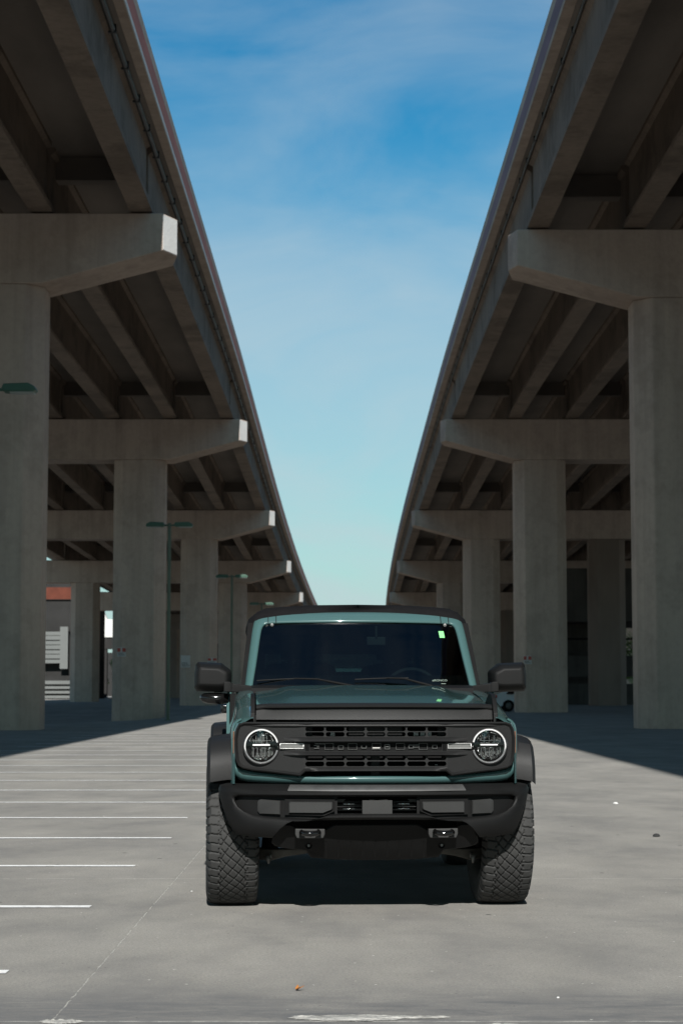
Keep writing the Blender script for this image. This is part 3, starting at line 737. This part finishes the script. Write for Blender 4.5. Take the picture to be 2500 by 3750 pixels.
# outer rim of the grille with a stepped edge
r0 = [(x * 1.0, z) for x, z in gout]
def inset(pl, d):
    n = len(pl); out = []
    for i in range(n):
        a = Vector(pl[i - 1]); b = Vector(pl[i]); c = Vector(pl[(i + 1) % n]); e = ((b - a).normalized() + (c - b).normalized()).normalized(); nn = Vector((-e.y, e.x)); out.append((b.x + nn.x * d, b.y + nn.y * d))
    return out
m_ = MB(); q0 = inset(gout, .001); q1 = inset(gout, .008); q2 = inset(gout, .020)
m_.loft([[(x, yq(x) + .07, z) for x, z in q0], [(x, yq(x) - .020, z) for x, z in q0], [(x, yq(x) - .026, z) for x, z in q1], [(x, yq(x) - .013, z) for x, z in q2], [(x, yq(x) + .0, z) for x, z in q2]])
m_.obj('grille_rim', plas2, gr, angle=40)
# what shows behind the slots
m_ = MB(); m_.box(-.80, .80, -.47, -.45, .76, 1.10); m_.obj('radiator', dark, car, smooth=False)
m_ = MB(); m_.box(-.155, .155, -.625, -.56, 1.004, 1.072); m_.obj('duct', plas2, car, bevel=.003)
for s in (-1, 1):
    m_ = MB(); m_.box(s * .36, s * .43, -.60, -.56, 1.0, 1.07); m_.obj('duct', plas2, car, bevel=.003)
    m_ = MB(); m_.box(s * .385, s * .43, -.60, -.56, .875, .91)
    m_.obj('duct', plas2, car, bevel=.003)
m_ = MB(); m_.box(-.026, .026, -.62, -.58, .775, .91); m_.obj('latch_post', plas2, car, bevel=.003)
m_ = MB(); m_.box(-.257, -.232, -.60, -.59, 1.012, 1.034); m_.box(.222, .250, -.60, -.59, 1.014, 1.036); m_.box(.262, .288, -.60, -.59, 1.014, 1.036); m_.box(.30, .326, -.60, -.59, 1.014, 1.036); m_.box(.345, .36, -.60, -.59, .842, .849)
m_.obj('reflector_chip', signw, car, smooth=False)
# glossy insert of the middle row with its framed blocks
m_ = MB(); n = 24
m_.loft([[(x, yq(x) + .012, .928) for x in [-.378 + .756 * i / n for i in range(n + 1)]], [(x, yq(x) + .012, .978) for x in [-.378 + .756 * i / n for i in range(n + 1)]]], closed=False)
li = m_.obj('grille_insert', dark, gr)
m_ = MB()
def frame(x0, x1, z0, z1, t, y): m_.box(x0, x1, y - .004, y, z0, z0 + t); m_.box(x0, x1, y - .004, y, z1 - t, z1); m_.box(x0, x0 + t, y - .004, y, z0 + t, z1 - t); m_.box(x1 - t, x1, y - .004, y, z0 + t, z1 - t)
def bar(x0, x1, z0, z1): m_.box(x0, x1, -.662, -.657, z0, z1)
yy = -.656
for c_ in (-.267, -.133, .004, .141, .272): frame(c_ - .025, c_ + .025, .936, .972, .0015, yy)
tt = .0018
for (x0, x1, z0, z1) in ((-.353, -.324, .958, .961), (-.353, -.324, .942, .945), (-.338, -.324, .950, .953), (-.35, -.29, .968, .971),
                         (-.215, -.186, .957, .960), (-.215, -.213, .939, .957), (-.215, -.186, .937, .940), (-.187, -.185, .940, .957),
                         (-.083, -.080, .944, .960), (-.083, -.054, .943, .946), (-.056, -.053, .944, .960),
                         (.050, .053, .938, .966), (.050, .080, .938, .941), (.050, .080, .963, .966), (.077, .080, .938, .966), (.058, .072, .950, .955),
                         (.188, .191, .944, .962), (.188, .216, .943, .946), (.188, .244, .960, .963), (.214, .217, .944, .955), (.216, .244, .948, .951)):
    bar(x0, x1, z0, z1)
frame(.325, .352, .941, .962, .002, -.656)
m_.obj('grille_lettering', edgem, gr, smooth=False)
m_ = MB(); m_.box(-.018, .024, -.660, -.655, .943, .949); m_.obj('grille_badge', signw, gr, smooth=False)
m_ = MB()
for s in (-1, 1):
    for k in range(10): m_.box(s * (.381 + .0), s * .405, yq(.39) - .015, yq(.39) - .0112, .932 + k * .0045, .9345 + k * .0045)
m_.obj('grille_ribs', dark, gr, smooth=False)

# headlights ----------------------------------------------------------
def headlight(s):
    cx_, cz_ = s * .654, .955; y0 = yq(.654) - .012
    sh = MB(); sh.lathe([(.1035, .03), (.106, -.014), (.103, -.018), (.099, -.012), (.098, .07), (.02, .085)], (cx_, y0, cz_), 'y', 48, False, True)
    hd = sh.obj('headlight', gloss, car)
    m_ = MB(); a0, a1 = (14, 346) ; loops = []
    for k in range(57):
        a = R(a0 + (a1 - a0) * k / 56); a = a if s < 0 else math.pi - a; c_, q = math.cos(a), math.sin(a)
        loops.append([(cx_ + r_ * c_, y0 + yy_, cz_ + r_ * q) for r_, yy_ in ((.089, -.002), (.0902, -.012), (.0938, -.015), (.0972, -.012), (.0982, -.002))])
    m_.loft(loops, True, True, True); m_.obj('lamp_ring', ringm, hd)
    # upper and lower reflector blocks, centre bar
    m_ = MB(); up = [(-.066, .016), (.066, .016), (.070, .035), (.060, .058), (.040, .073), (.015, .08), (-.015, .08), (-.040, .073), (-.060, .058), (-.070, .035)]
    lo = [(-.066, -.008), (.066, -.008), (.066, -.045), (.050, -.064), (.02, -.078), (-.02, -.078), (-.050, -.064), (-.066, -.045)]
    for pl in (up, lo):
        l0 = [(cx_ + x, y0 + .006, cz_ + z) for x, z in pl]; l1 = [(cx_ + x * .93, y0 + .004, cz_ + (z - .035 * (1 if z > 0 else -1)) * .9 + .035 * (1 if z > 0 else -1)) for x, z in pl]
        l2 = [(cx_ + x * .75, y0 + .035, cz_ + (z - .035 * (1 if z > 0 else -1)) * .75 + .035 * (1 if z > 0 else -1)) for x, z in pl]
        l3 = [(cx_ + x, y0 + .06, cz_ + z) for x, z in pl]
        m_.loft([l3, l0, l1, l2], True, False, True)
    m_.obj('reflector', reflm, hd, smooth=False)
    m_ = MB()
    for x in (-.045, -.022, 0, .022, .045):
        m_.box(cx_ + x - .0015, cx_ + x + .0015, y0 + .0, y0 + .03, cz_ - .060, cz_ - .01); 
    for x in (-.03, .0, .032): m_.box(cx_ + x - .0012, cx_ + x + .0012, y0 + .0, y0 + .03, cz_ + .018, cz_ + .06)
    m_.box(cx_ - .055, cx_ + .055, y0, y0 + .03, cz_ + .030, cz_ + .033)
    m_.obj('lamp_fins', chrome, hd, smooth=False)
    m_ = MB(); m_.box(cx_ - .05, cx_ + .05, y0 - .002, y0 + .03, cz_ + .003, cz_ + .011); m_.obj('lamp_bar', ringm, hd, bevel=.002)
    m_ = MB(); m_.lathe([(.0985, -.016), (.085, -.022), (.05, -.028), (.001, -.031)], (cx_, y0, cz_), 'y', 40); m_.obj('lens', lens, hd)
    # light bar towards the grille
    m_ = MB(); x0, x1 = s * .548, s * .412; y1 = yq(.48) - .012
    for (za, zb) in ((.9415, .9455), (.9685, .9725)): m_.box(x0, x1, y1 - .008, y1 + .01, za, zb)
    m_.box(s * .412, s * .4165, y1 - .008, y1 + .01, .9455, .9685); m_.box(s * .543, s * .548, y1 - .008, y1 + .01, .9455, .9685)
    lb = m_.obj('marker_lamp', satin, car, bevel=.001)
    m_ = MB(); m_.box(s * .54, s * .4167, y1 - .002, y1 + .01, .9457, .9683); m_.obj('marker_lens', frost, lb, smooth=False)
    m_ = MB(); m_.box(s * .808, s * .817, -.585, -.55, .912, 1.04); m_.obj('side_marker', amber, car, bevel=.002)
headlight(-1); headlight(1)

# hood ------------------------------------------------------------------
def zh(x, y):
    t = (y + .60) / 1.22
    z = 1.198 + .088 * t - .018 * (1 - t) ** 3
    ax = abs(x)
    dome = 1 / (1 + math.exp((ax - (.50 + .03 * t)) * 45)); z += .020 * dome * min(1, t * 3)
    z -= .020 * (ax / .68) ** 4
    z += .012 * max(0, 1 - abs(ax - .64) / .05) * 0
    return z
m_ = MB(); nx_ = 60; ny_ = 30
rows = []
for j in range(ny_ + 1):
    row = []
    for x in [-.682 + 1.364 * i / nx_ for i in range(nx_ + 1)]:
        ya = yg(x) * .9 + .045; y = ya + (.62 - ya) * j / ny_; row.append((x, y, zh(x, y)))
    rows.append(row)
m_.loft([[(x, y + .0, z - .06) for x, y, z in rows[0]]] + rows + [[(x, y + .005, z - .05) for x, y, z in rows[-1]]], closed=False)
for e in (0, nx_):
    m_.loft([[r_[e] for r_ in rows], [(r_[e][0], r_[e][1], r_[e][2] - .07) for r_ in rows]], closed=False)
m_.obj('hood', paint, car, angle=60)
# black deflector across the hood's leading edge
m_ = MB(); loops = []
for i in range(41):
    x = -.684 + 1.368 * i / 40; e = max(0, (abs(x) - .60) / .084); yf = yg(x) * .9 - .02
    k = .006 * math.cos(x * 2)
    lift = k - .006 * e * e
    loops.append([(x, yf + .02, 1.100), (x, yf, 1.106), (x, yf + .010, 1.152), (x, yf + .010 + .006 * e, 1.164 + lift), (x, yf - .010 + .020 * e, 1.172 + lift), (x, yf - .012 + .022 * e, 1.181 + lift), (x, yf + .004 + .014 * e, 1.193 + lift), (x, yf + .03 + .012 * e, 1.197 + lift), (x, yf + .075, 1.194 + lift), (x, yf + .085, 1.17 + lift)])
m_.loft(loops, True, True, True); m_.obj('hood_deflector', plas2, car, angle=50)
# trail sights: black rails along the fender tops
for s in (-1, 1):
    m_ = MB(); m_.prism([(-.565, 1.09), (-.56, 1.14), (-.50, 1.222), (-.44, 1.252), (-.34, 1.256), (-.26, 1.235), (-.12, 1.19), (-.12, 1.15)], s * .690, s * .716, 'x')
    m_.obj('fender_rail', plas, car, bevel=.003)
# cowl
m_ = MB(); m_.loft([[(x, y, z) for x in [-.71 + 1.42 * i / 20 for i in range(21)]] for y, z in ((.60, 1.255), (.625, 1.288), (.68, 1.300), (.74, 1.306))], closed=False); m_.obj('cowl', plas, car)

# windscreen ------------------------------------------------------------
def yw(z, x=0): return .700 + (z - 1.31) * .86 + .068 * (abs(x) / .7) ** 2
fo = [(.757, 1.29), (.752, 1.33), (.738, 1.45), (.722, 1.58), (.708, 1.70), (.696, 1.745), (.672, 1.772), (.635, 1.786), (.45, 1.795), (.2, 1.799), (0, 1.800)]
fi = [(.700, 1.29), (.696, 1.33), (.680, 1.42), (.663, 1.54), (.647, 1.655), (.638, 1.688), (.622, 1.706), (.595, 1.713), (.42, 1.716), (.2, 1.719), (0, 1.7195)]
def fl_(tab, off, sh=0): return [(x - sh * 0, yw(z, x) + off, z) for x, z in tab]
md = [((a[0] * .15 + b[0] * .85), (a[1] * .15 + b[1] * .85)) for a, b in zip(fo, fi)]
mo = [((a[0] * .8 + b[0] * .2), (a[1] * .8 + b[1] * .2)) for a, b in zip(fo, fi)]
m_ = MB(); m_.loft([fl_(fi, .045), fl_(fi, .002), fl_(md, -.012), fl_(mo, -.008), fl_(fo, .02), fl_(fo, .09)], closed=False); m_.mirror(); wf = m_.obj('windscreen_frame', paint, car, subsurf=1, angle=80)
m_ = MB()
for x in (.548, .600):
    for s in (-1, 1):
        m_.loft([[(s * x - .0025, yw(z, x) + o_, z), (s * x + .0025, yw(z, x) + o_, z)] for z, o_ in ((1.716, -.006), (1.725, -.0135), (1.75, -.0128), (1.78, -.0102), (1.792, .01))], closed=False)
m_.obj('frame_seam', dark, wf, smooth=False)
m_ = MB(); rows = []
for j in range(13):
    z = 1.28 + (1.722 - 1.28) * j / 12; hw_ = interp(z, [(1.28, .703), (1.33, .698), (1.54, .665), (1.66, .648), (1.722, .638)])
    rows.append([(x, yw(z, x) + .012, z) for x in [-hw_ + 2 * hw_ * i / 16 for i in range(17)]])
m_.loft(rows, closed=False); ws = m_.obj('windscreen', wglass, car)
m_ = MB(); m_.loft([[(x, yw(z, x) + .008, z) for x in (.528, .545, .562)] for z in (1.620, 1.665)], closed=False)
m_.bend(lambda x, y, z: (x - (z - 1.665) * .12, y, z)); m_.obj('sticker', sticker, ws, smooth=False)
tm = text_mb('BRONCO', .023); tm.bend(lambda x, y, z: (x * 1.0 + .507, yw(z + 1.332, .5) + .006 + y, z * .75 + 1.332)); tm.obj('windscreen_lettering', lettering, ws, smooth=False, fix=False)
m_ = MB(); m_.loft([[(x, yw(z, .5) + .006, z) for x in (.515, .545)] for z in (1.315, 1.318)], closed=False); m_.obj('data_plate', lettering, ws, smooth=False)
m_ = MB()
for s in (-1, 1): m_.lathe([(.012, 0), (.010, -.006), (.001, -.009)], (s * .575, yw(1.706, .57) + .002, 1.706), 'y', 14)
m_.obj('frame_clip', steel, wf)
# wipers
for (xa, xb, za, zb, px) in ((-.675, -.262, 1.335, 1.352, -.06), (-.045, .30, 1.342, 1.352, .45)):
    m_ = MB(); n = 8
    m_.tube([(xa + (xb - xa) * i / n, yw(za, xa) - .012, za + (zb - za) * i / n + .003 * math.sin(math.pi * i / n)) for i in range(n + 1)], .005, 6)
    wp = m_.obj('wiper', plas, car)
    m_ = MB(); xm = (xa + xb) / 2 + .03; zm = (za + zb) / 2 + .006; m_.tube([(xm, yw(zm) - .028, zm), ((xm * .6 + px * .4), yw(zm) - .026, zm - .004), (px, .70, 1.300)], [.005, .006, .010], 7); m_.obj('wiper_arm', dark, wp)

# roof, pillars, windows ----------------------------------------------------
m_ = MB(); loops = []
for y, dz, dw in ((1.13, -.03, -.01), (1.145, .0, .0), (1.22, .025, .012), (1.45, .033, .02), (2.4, .03, .025), (3.3, .02, .02), (3.7, .0, .0), (3.80, -.06, -.02)):
    half = [(0, 1.822 + dz), (.30, 1.818 + dz), (.52, 1.806 + dz), (.62, 1.795 + dz), (.675, 1.770 + dz), (.712 + dw, 1.722 + dz), (.728 + dw, 1.690 + dz * .3), (.715 + dw, 1.683), (.69, 1.70), (.62, 1.76 + dz * .5), (.3, 1.785 + dz * .5), (0, 1.79 + dz * .5)]
    loops.append([(x, y, z) for x, z in half])
m_.loft(loops, True, True, True); m_.mirror(); m_.obj('soft_top', cloth, car, angle=55)
for s in (-1, 1):
    m_ = MB(); m_.loft([[(s * .76, y0, 1.30), (s * .765, y1, 1.30), (s * .722, y3, 1.70), (s * .72, y2, 1.70)] for (y0, y1, y2, y3) in ((.84, 2.2, 1.16, 2.2),)] + [[(s * .75, .84, 1.30), (s * .755, 2.2, 1.30), (s * .712, 2.2, 1.70), (s * .71, 1.16, 1.70)]], True, True, True); m_.obj('side_window', sglass, car, smooth=False)
    m_ = MB(); m_.loft([[(s * .77, 2.35, 1.30), (s * .775, 3.72, 1.30), (s * .70, 3.6, 1.70), (s * .725, 2.35, 1.70)], [(s * .76, 2.35, 1.30), (s * .765, 3.72, 1.30), (s * .69, 3.6, 1.70), (s * .715, 2.35, 1.70)]], True, True, True); m_.obj('side_window', sglass, car, smooth=False)
    m_ = MB()
    for pl_, xa in (([(.80, 1.29), (.87, 1.29), (1.19, 1.72), (1.13, 1.72)], .695), ([(2.2, 1.29), (2.35, 1.29), (2.35, 1.72), (2.2, 1.72)], .68), ([(3.72, 1.29), (3.9, 1.29), (3.75, 1.74), (3.6, 1.74)], .66)):
        m_ = MB(); m_.prism(pl_, s * xa, s * .778, 'x')
        m_.bend(lambda x, y, z: (x - s * (.045 if z > 1.6 else 0), y, z)); m_.obj('pillar', dark, car, smooth=False)
    # door with handle
    m_ = MB(); dr = [(.80, .50), (2.05, .50), (2.12, .62), (2.15, 1.285), (.84, 1.262), (.78, .9)]
    m_.prism(dr, s * .850, s * .8695, 'x'); d_ = m_.obj('door', paint, car, bevel=.003)
    m_ = MB(); m_.box(s * .866, s * .92, 1.78, 1.99, 1.115, 1.175); m_.obj('door_handle', gloss, d_, bevel=.012)
    m_ = MB(); m_.box(s * .80, s * .92, .62, 2.1, .36, .42); m_.obj('running_board', plas, car, bevel=.01)
m_ = MB(); m_.box(-.60, .60, 3.86, 3.87, 1.42, 1.56); m_.obj('rear_window', rglass, car, smooth=False)
m_ = MB(); m_.box(-.74, .74, 3.84, 3.9, 1.30, 1.42); m_.box(-.72, .72, 3.80, 3.86, 1.56, 1.76); m_.box(-.74, -.60, 3.84, 3.9, 1.42, 1.56); m_.box(.60, .74, 3.84, 3.9, 1.42, 1.56); m_.obj('tailgate_frame', dark, car, smooth=False)
# interior
m_ = MB(); m_.prism([(.80, 1.05), (.80, 1.315), (.95, 1.345), (1.12, 1.375), (1.18, 1.30), (1.18, 1.05)], -.70, .70, 'x'); m_.obj('dashboard', dark, car, bevel=.015)
m_ = MB(); m_.lathe([(.185 + .013 * math.cos(a), .013 * math.sin(a)) for a in [2 * math.pi * k / 8 for k in range(9)]], (0, 0, 0), 'y', 36); m_.box(-.175, .175, -.01, .01, -.02, .02); m_.box(-.05, .05, -.02, .02, -.06, .05)
sw = m_.obj('steering_wheel', plas3, car); sw.location = (.37, 1.27, 1.245); sw.rotation_euler = (R(-22), 0, 0)
for x, y in ((.37, 1.75), (-.37, 1.75), (.36, 2.7), (-.36, 2.7)):
    m_ = MB(); m_.box(x - .25, x + .25, y + .0, y + .16, .75, 1.46); m_.box(x - .25, x + .25, y - .45, y + .05, .72, .86); st = m_.obj('seat', dark, car, bevel=.05)
    m_ = MB(); m_.box(x - .13, x + .13, y + .04, y + .13, 1.50, 1.66); m_.box(x - .07, x - .055, y + .08, y + .095, 1.44, 1.52); m_.box(x + .055, x + .07, y + .08, y + .095, 1.44, 1.52); m_.obj('headrest', dark, st, bevel=.03)
m_ = MB(); m_.box(.055, .180, 1.10, 1.13, 1.572, 1.628); m_.box(.11, .125, 1.09, 1.10, 1.62, 1.70); m_.obj('rear_view_mirror', plas3, car, bevel=.012)
m_ = MB(); m_.box(-.84, .84, .45, 3.9, .50, .56); m_.box(-.70, .70, -.40, .62, .62, 1.04); m_.box(-.62, .62, .5, 3.8, .38, .50); m_.obj('underbody', dark, car, smooth=False)
m_ = MB(); m_.box(-.845, -.79, .58, 2.05, .45, 1.25); m_.box(.79, .845, .58, 2.05, .45, 1.25); m_.obj('inner_panel', dark, car, smooth=False)

# mirrors ---------------------------------------------------------------
for s in (-1, 1):
    out = [(.842, 1.300), (.838, 1.385), (.848, 1.408), (.905, 1.450), (1.055, 1.457), (1.072, 1.440), (1.080, 1.38), (1.080, 1.29), (1.066, 1.268), (.90, 1.262), (.852, 1.270)]
    cx_, cz_ = .96, 1.36
    def sc(k, kz=None): kz = kz or k; return [(s * (cx_ + (x - cx_) * k), cz_ + (z - cz_) * kz) for x, z in out]
    m_ = MB(); m_.loft([[(x, y, z) for x, z in pl] for pl, y in ((sc(.62, .50), .735), (sc(.80, .66), .745), (sc(.93, .86), .775), (sc(1), .83), (sc(1), .93), (sc(.95), .94))], True, True, True)
    mi = m_.obj('door_mirror', plas, car, bevel=.006, angle=50)
    m_ = MB(); m_.loft([[(x, .945, z) for x, z in sc(.9)], [(x, .947, z) for x, z in sc(.9)]], True, True, True); m_.obj('mirror_glass', chrome, mi, smooth=False)
    m_ = MB(); m_.loft([[(s * x, y, z) for x, y, z in l] for l in (
        [(.70, .72, 1.255), (.70, .72, 1.302), (.70, .86, 1.302), (.70, .86, 1.255)], [(.83, .745, 1.262), (.83, .745, 1.318), (.83, .86, 1.318), (.83, .86, 1.262)],
        [(.852, .735, 1.262), (.852, .735, 1.330), (.852, .85, 1.330), (.852, .85, 1.262)], [(.888, .735, 1.266), (.888, .735, 1.330), (.888, .84, 1.330), (.888, .84, 1.266)])], True, True, True)
    m_.obj('mirror_arm', plas, mi, bevel=.005)
    if s < 0:
        m_ = MB(); m_.tube([(s * .865, .84, 1.222), (s * .90, .83, 1.22), (s * .98, .83, 1.222), (s * 1.02, .84, 1.226), (s * 1.038, .85, 1.232)], [.032, .038, .037, .030, .012], 14)
        m_.box(s * .90, s * .95, .84, .86, 1.22, 1.27); m_.obj('puddle_lamp', gloss, mi, angle=60)

# flares ------------------------------------------------------------------
def flare(y0, dz, dx, k):
    for s in (-1, 1):
        path = [(-.488, .748), (-.482, .83), (-.455, .90), (-.40, .962), (-.30, .995), (0, 1.005), (.30, .995), (.43, .93), (.52, .80), (.585, .62), (.61, .50)]
        inn = [(-.455, .750), (-.450, .82), (-.425, .885), (-.375, .935), (-.285, .962), (0, .970), (.285, .962), (.40, .905), (.49, .78), (.55, .61), (.575, .49)]
        def lp(i):
            (ya, za), (yi, zi) = path[i], inn[i]; f = 1 - .0 * i
            xo = (.968 if s < 0 else .946) + dx; top = za
            back = .035 if i < 4 else 0
            return [(s * .80, ya + back, za + .012), (s * .86, ya + back * .6, za + .008), (s * (xo - .02), ya + .004, za - .004), (s * xo, ya + .02 * (1 if ya < 0 else -1), za - .022), (s * xo, yi, zi), (s * .80, yi + .02, zi)]
        m_ = MB(); m_.loft([[(x, y + y0, z + dz) for x, y, z in lp(i)] for i in range(len(path))], True, True, True)
        o_ = m_.obj('fender_flare', plas2, car, bevel=.008, angle=40)
flare(0, 0, 0, 0); flare(2.62, .035, .03, 1)
m_ = MB()
for s in (-1, 1):
    for y0 in (0, 2.62):
        st = [(y0 + .50 * math.cos(a), .44 + .50 * math.sin(a)) for a in [math.pi * (i / 14) * .80 for i in range(15)]]
        m_.loft([[(s * .60, y, z) for y, z in st], [(s * .93, y, z) for y, z in st]], closed=False)
m_.obj('wheel_liner', dark, car, smooth=False)

# bumper ------------------------------------------------------------------
pairs = [((0, .738), (0, .676)), ((.25, .738), (.25, .675)), ((.49, .738), (.49, .674)), ((.56, .739), (.56, .673)), ((.70, .739), (.66, .672)), ((.85, .739), (.775, .672)), ((.890, .730), (.802, .664)), ((.900, .705), (.803, .650)),
         ((.890, .655), (.797, .636)), ((.875, .605), (.782, .612)), ((.850, .535), (.745, .588)), ((.820, .480), (.690, .568)), ((.790, .450), (.62, .560)), ((.70, .442), (.56, .557)), ((.592, .438), (.50, .555)), ((.572, .50), (.44, .553)),
         ((.560, .527), (.39, .551)), ((.46, .530), (.339, .551)), ((.34, .540), (.264, .578)), ((.2, .545), (.2, .580)), ((0, .546), (0, .580))]
ou = [a for a, b in pairs]; re = [b for a, b in pairs]
def mixl(t): return [(a[0] * (1 - t) + b[0] * t, a[1] * (1 - t) + b[1] * t) for a, b in pairs]
def bl(tab, off, fn=None): return [(x, yb(x) + off + (fn(x, z) if fn else 0), z) for x, z in tab]
padslope = lambda x, z: (.035 if (z > .72 and x < .50) else 0)
m_ = MB(); m_.loft([bl(ou, .30), bl(ou, .055, padslope), bl(mixl(.12), .025, padslope), bl(mixl(.48), -.002), bl(mixl(.80), -.002), bl(mixl(.93), .006), bl(re, .02), bl(re, .075)], closed=False); m_.mirror()
bp_ = m_.obj('bumper', plas, car, angle=38)
m_ = MB(); m_.loft([[(x, yb(x) + .05, .741) for x in [-.49 + .98 * i / 20 for i in range(21)]], [(x, yb(x) + .03, .735) for x in [-.495 + .99 * i / 20 for i in range(21)]], [(x, yb(x) - .004, .712) for x in [-.505 + 1.01 * i / 20 for i in range(21)]], [(x, yb(x) - .004, .708) for x in [-.505 + 1.01 * i / 20 for i in range(21)]]], closed=False)
m_.obj('step_pad', padm, bp_, angle=60)
# backing of the recess
n = 26
for (xa, xb) in ((-.81, -.225), (.225, .81)):
    m_ = MB(); m_.loft([[(x, yb(x) + .045, z) for x in [xa + (xb - xa) * i / n for i in range(n + 1)]] for z in (.545, .68)], closed=False)
    m_.obj('bumper_recess', plas, bp_)
m_ = MB(); m_.box(-.24, .24, -.62, -.60, .53, .70); m_.obj('air_intake', dark, bp_, smooth=False)
for s in (-1, 1):
    m_ = MB(); pl = [(.498, .583), (.498, .640), (.492, .647), (.258, .648), (.253, .642), (.253, .612), (.258, .604), (.305, .584)]
    l0 = [(s * x, yb(x) + .044, z) for x, z in pl]; cxp, czp = .378, .616
    l1 = [(s * x, yb(x) + .010, z) for x, z in pl]; l2 = [(s * (cxp + (x - cxp) * .96), yb(x) + .004, czp + (z - czp) * .90) for x, z in pl]
    m_.loft([l0, l1, l2], True, False, True); m_.obj('bumper_insert', plas3, bp_, angle=30)
    m_ = MB(); pl = [(.240, .66), (.520, .66), (.520, .572), (.300, .569), (.240, .596)]
    m_.loft([[(s * x, yb(x) + .045, z) for x, z in pl], [(s * x, yb(x) + .022, z) for x, z in pl]], True, False, True); m_.obj('insert_surround', dark, bp_, smooth=False)
    m_ = MB(); pl = [(.545, .572), (.545, .650), (.655, .656), (.670, .650), (.674, .640), (.674, .590), (.660, .573)]
    m_.loft([[(s * x, yb(x) + .046, z) for x, z in pl], [(s * x, yb(x) + .026, z) for x, z in pl], [(s * (.61 + (x - .61) * .9), yb(x) + .020, .612 + (z - .612) * .9) for x, z in pl]], True, False, True); m_.obj('fog_lamp_cover', plas3, bp_, angle=30)
    m_ = MB(); m_.tube([(s * .085, -.735, .6045), (s * .224, -.735, .6045)], .0035, 8); m_.tube([(s * .085, -.735, .632), (s * .224, -.735, .632)], .0028, 8); m_.lathe([(.007, -.007), (.007, .007)], (s * .152, -.736, .606), 'y', 8, True, True); m_.obj('intake_bar', chrome, bp_)
    m_ = MB()
    for k, z in enumerate((.594, .6045 + .01, .622, .640)): m_.box(s * .085, s * .224, -.72, -.71, z, z + .0045)
    m_.prism([(s * .175, .66), (s * .226, .66), (s * .226, .644), (s * .19, .645)], -.74, -.71, 'y'); m_.obj('intake_slats', plas3, bp_, smooth=False)
    # tow hook
    m_ = MB(); m_.prism([(s * .293, .492), (s * .462, .494), (s * .462, .462), (s * .452, .440), (s * .303, .440), (s * .293, .462)], -.735, -.66, 'y'); tb = m_.obj('hook_bracket', plas3, bp_, bevel=.005)
    m_ = MB(); m_.tube([(s * .378 - .046, -.72, .476), (s * .378 - .047, -.775, .474), (s * .378 - .034, -.80, .472), (s * .378, -.812, .470), (s * .378 + .034, -.80, .472), (s * .378 + .047, -.775, .474), (s * .378 + .046, -.72, .476)], .0155, 12); m_.obj('tow_hook', gloss, tb)
m_ = MB(); m_.box(-.085, .085, -.79, -.72, .574, .655); m_.box(-.045, -.01, -.785, -.73, .655, .659); m_.box(.012, .06, -.785, -.73, .655, .659); m_.obj('sensor_cover', plas3, bp_, bevel=.003)

# skid plate ------------------------------------------------------------
def ysk(z): return -.69 + (.514 - z) * .75
sk = [(0, .514), (.10, .514), (.236, .514), (.252, .506), (.296, .482), (.455, .486), (.480, .510), (.500, .515), (.548, .515), (.562, .500), (.588, .435), (.593, .405), (.575, .388), (.527, .374), (.400, .358), (.385, .340), (.369, .316), (.25, .304), (.1, .299), (0, .299)]
sk = sk + [(-x, z) for x, z in sk[::-1] if x > 0]
m_ = MB(); cz_ = .42
m_.loft([[(x, ysk(z) + .05, z) for x, z in sk], [(x, ysk(z) + .008, z) for x, z in sk], [(x * .985, ysk(cz_ + (z - cz_) * .93), cz_ + (z - cz_) * .93) for x, z in sk]], True, False, True)
spl = m_.obj('skid_plate', plas, car, angle=25)
for x in (-.28, -.21, -.14, -.07, 0, .07, .14, .21, .28):
    m_ = MB(); m_.loft([[(x + a, ysk(z) - .001 + b, z) for a, b in ((-.006, 0), (0, -.004), (.006, 0))] for z in (.41, .39, .315)], closed=False); m_.obj('rib', plas, spl)
for s in (-1, 1):
    m_ = MB(); m_.lathe([(.020, -.004), (.014, .002), (.004, .006)], (s * .381, ysk(.389), .389), 'y', 14, False, True); m_.obj('bolt_recess', dark, spl)
    m_ = MB(); m_.lathe([(.008, 0), (.008, -.012)], (s * .381, ysk(.389), .389), 'y', 6, True, True); m_.obj('bolt', steel, spl, smooth=False)
    # lower suspension arm
    m_ = MB(); m_.loft([[(s * x, y + o_, z + q) for o_, q in ((-.04, -h_), (-.045, h_), (.04, h_), (.04, -h_))] for x, y, z, h_ in ((.37, -.15, .325, .014), (.50, -.15, .315, .022), (.60, -.13, .300, .035), (.67, -.08, .305, .033), (.74, -.02, .32, .03))], True, True, True)
    ar = m_.obj('suspension_arm', brownst, car, bevel=.008)
    m_ = MB(); m_.tube([(s * .612, -.20, .300), (s * .605, -.20, .252)], [.018, .006], 8); m_.tube([(s * .595, -.20, .315), (s * .59, -.21, .285)], [.008, .004], 6); m_.obj('ball_joint', steel, ar)
    m_ = MB(); m_.tube([(s * .60, .02, .30), (s * .57, .02, .62)], .05, 12); m_.obj('damper', dark, car)
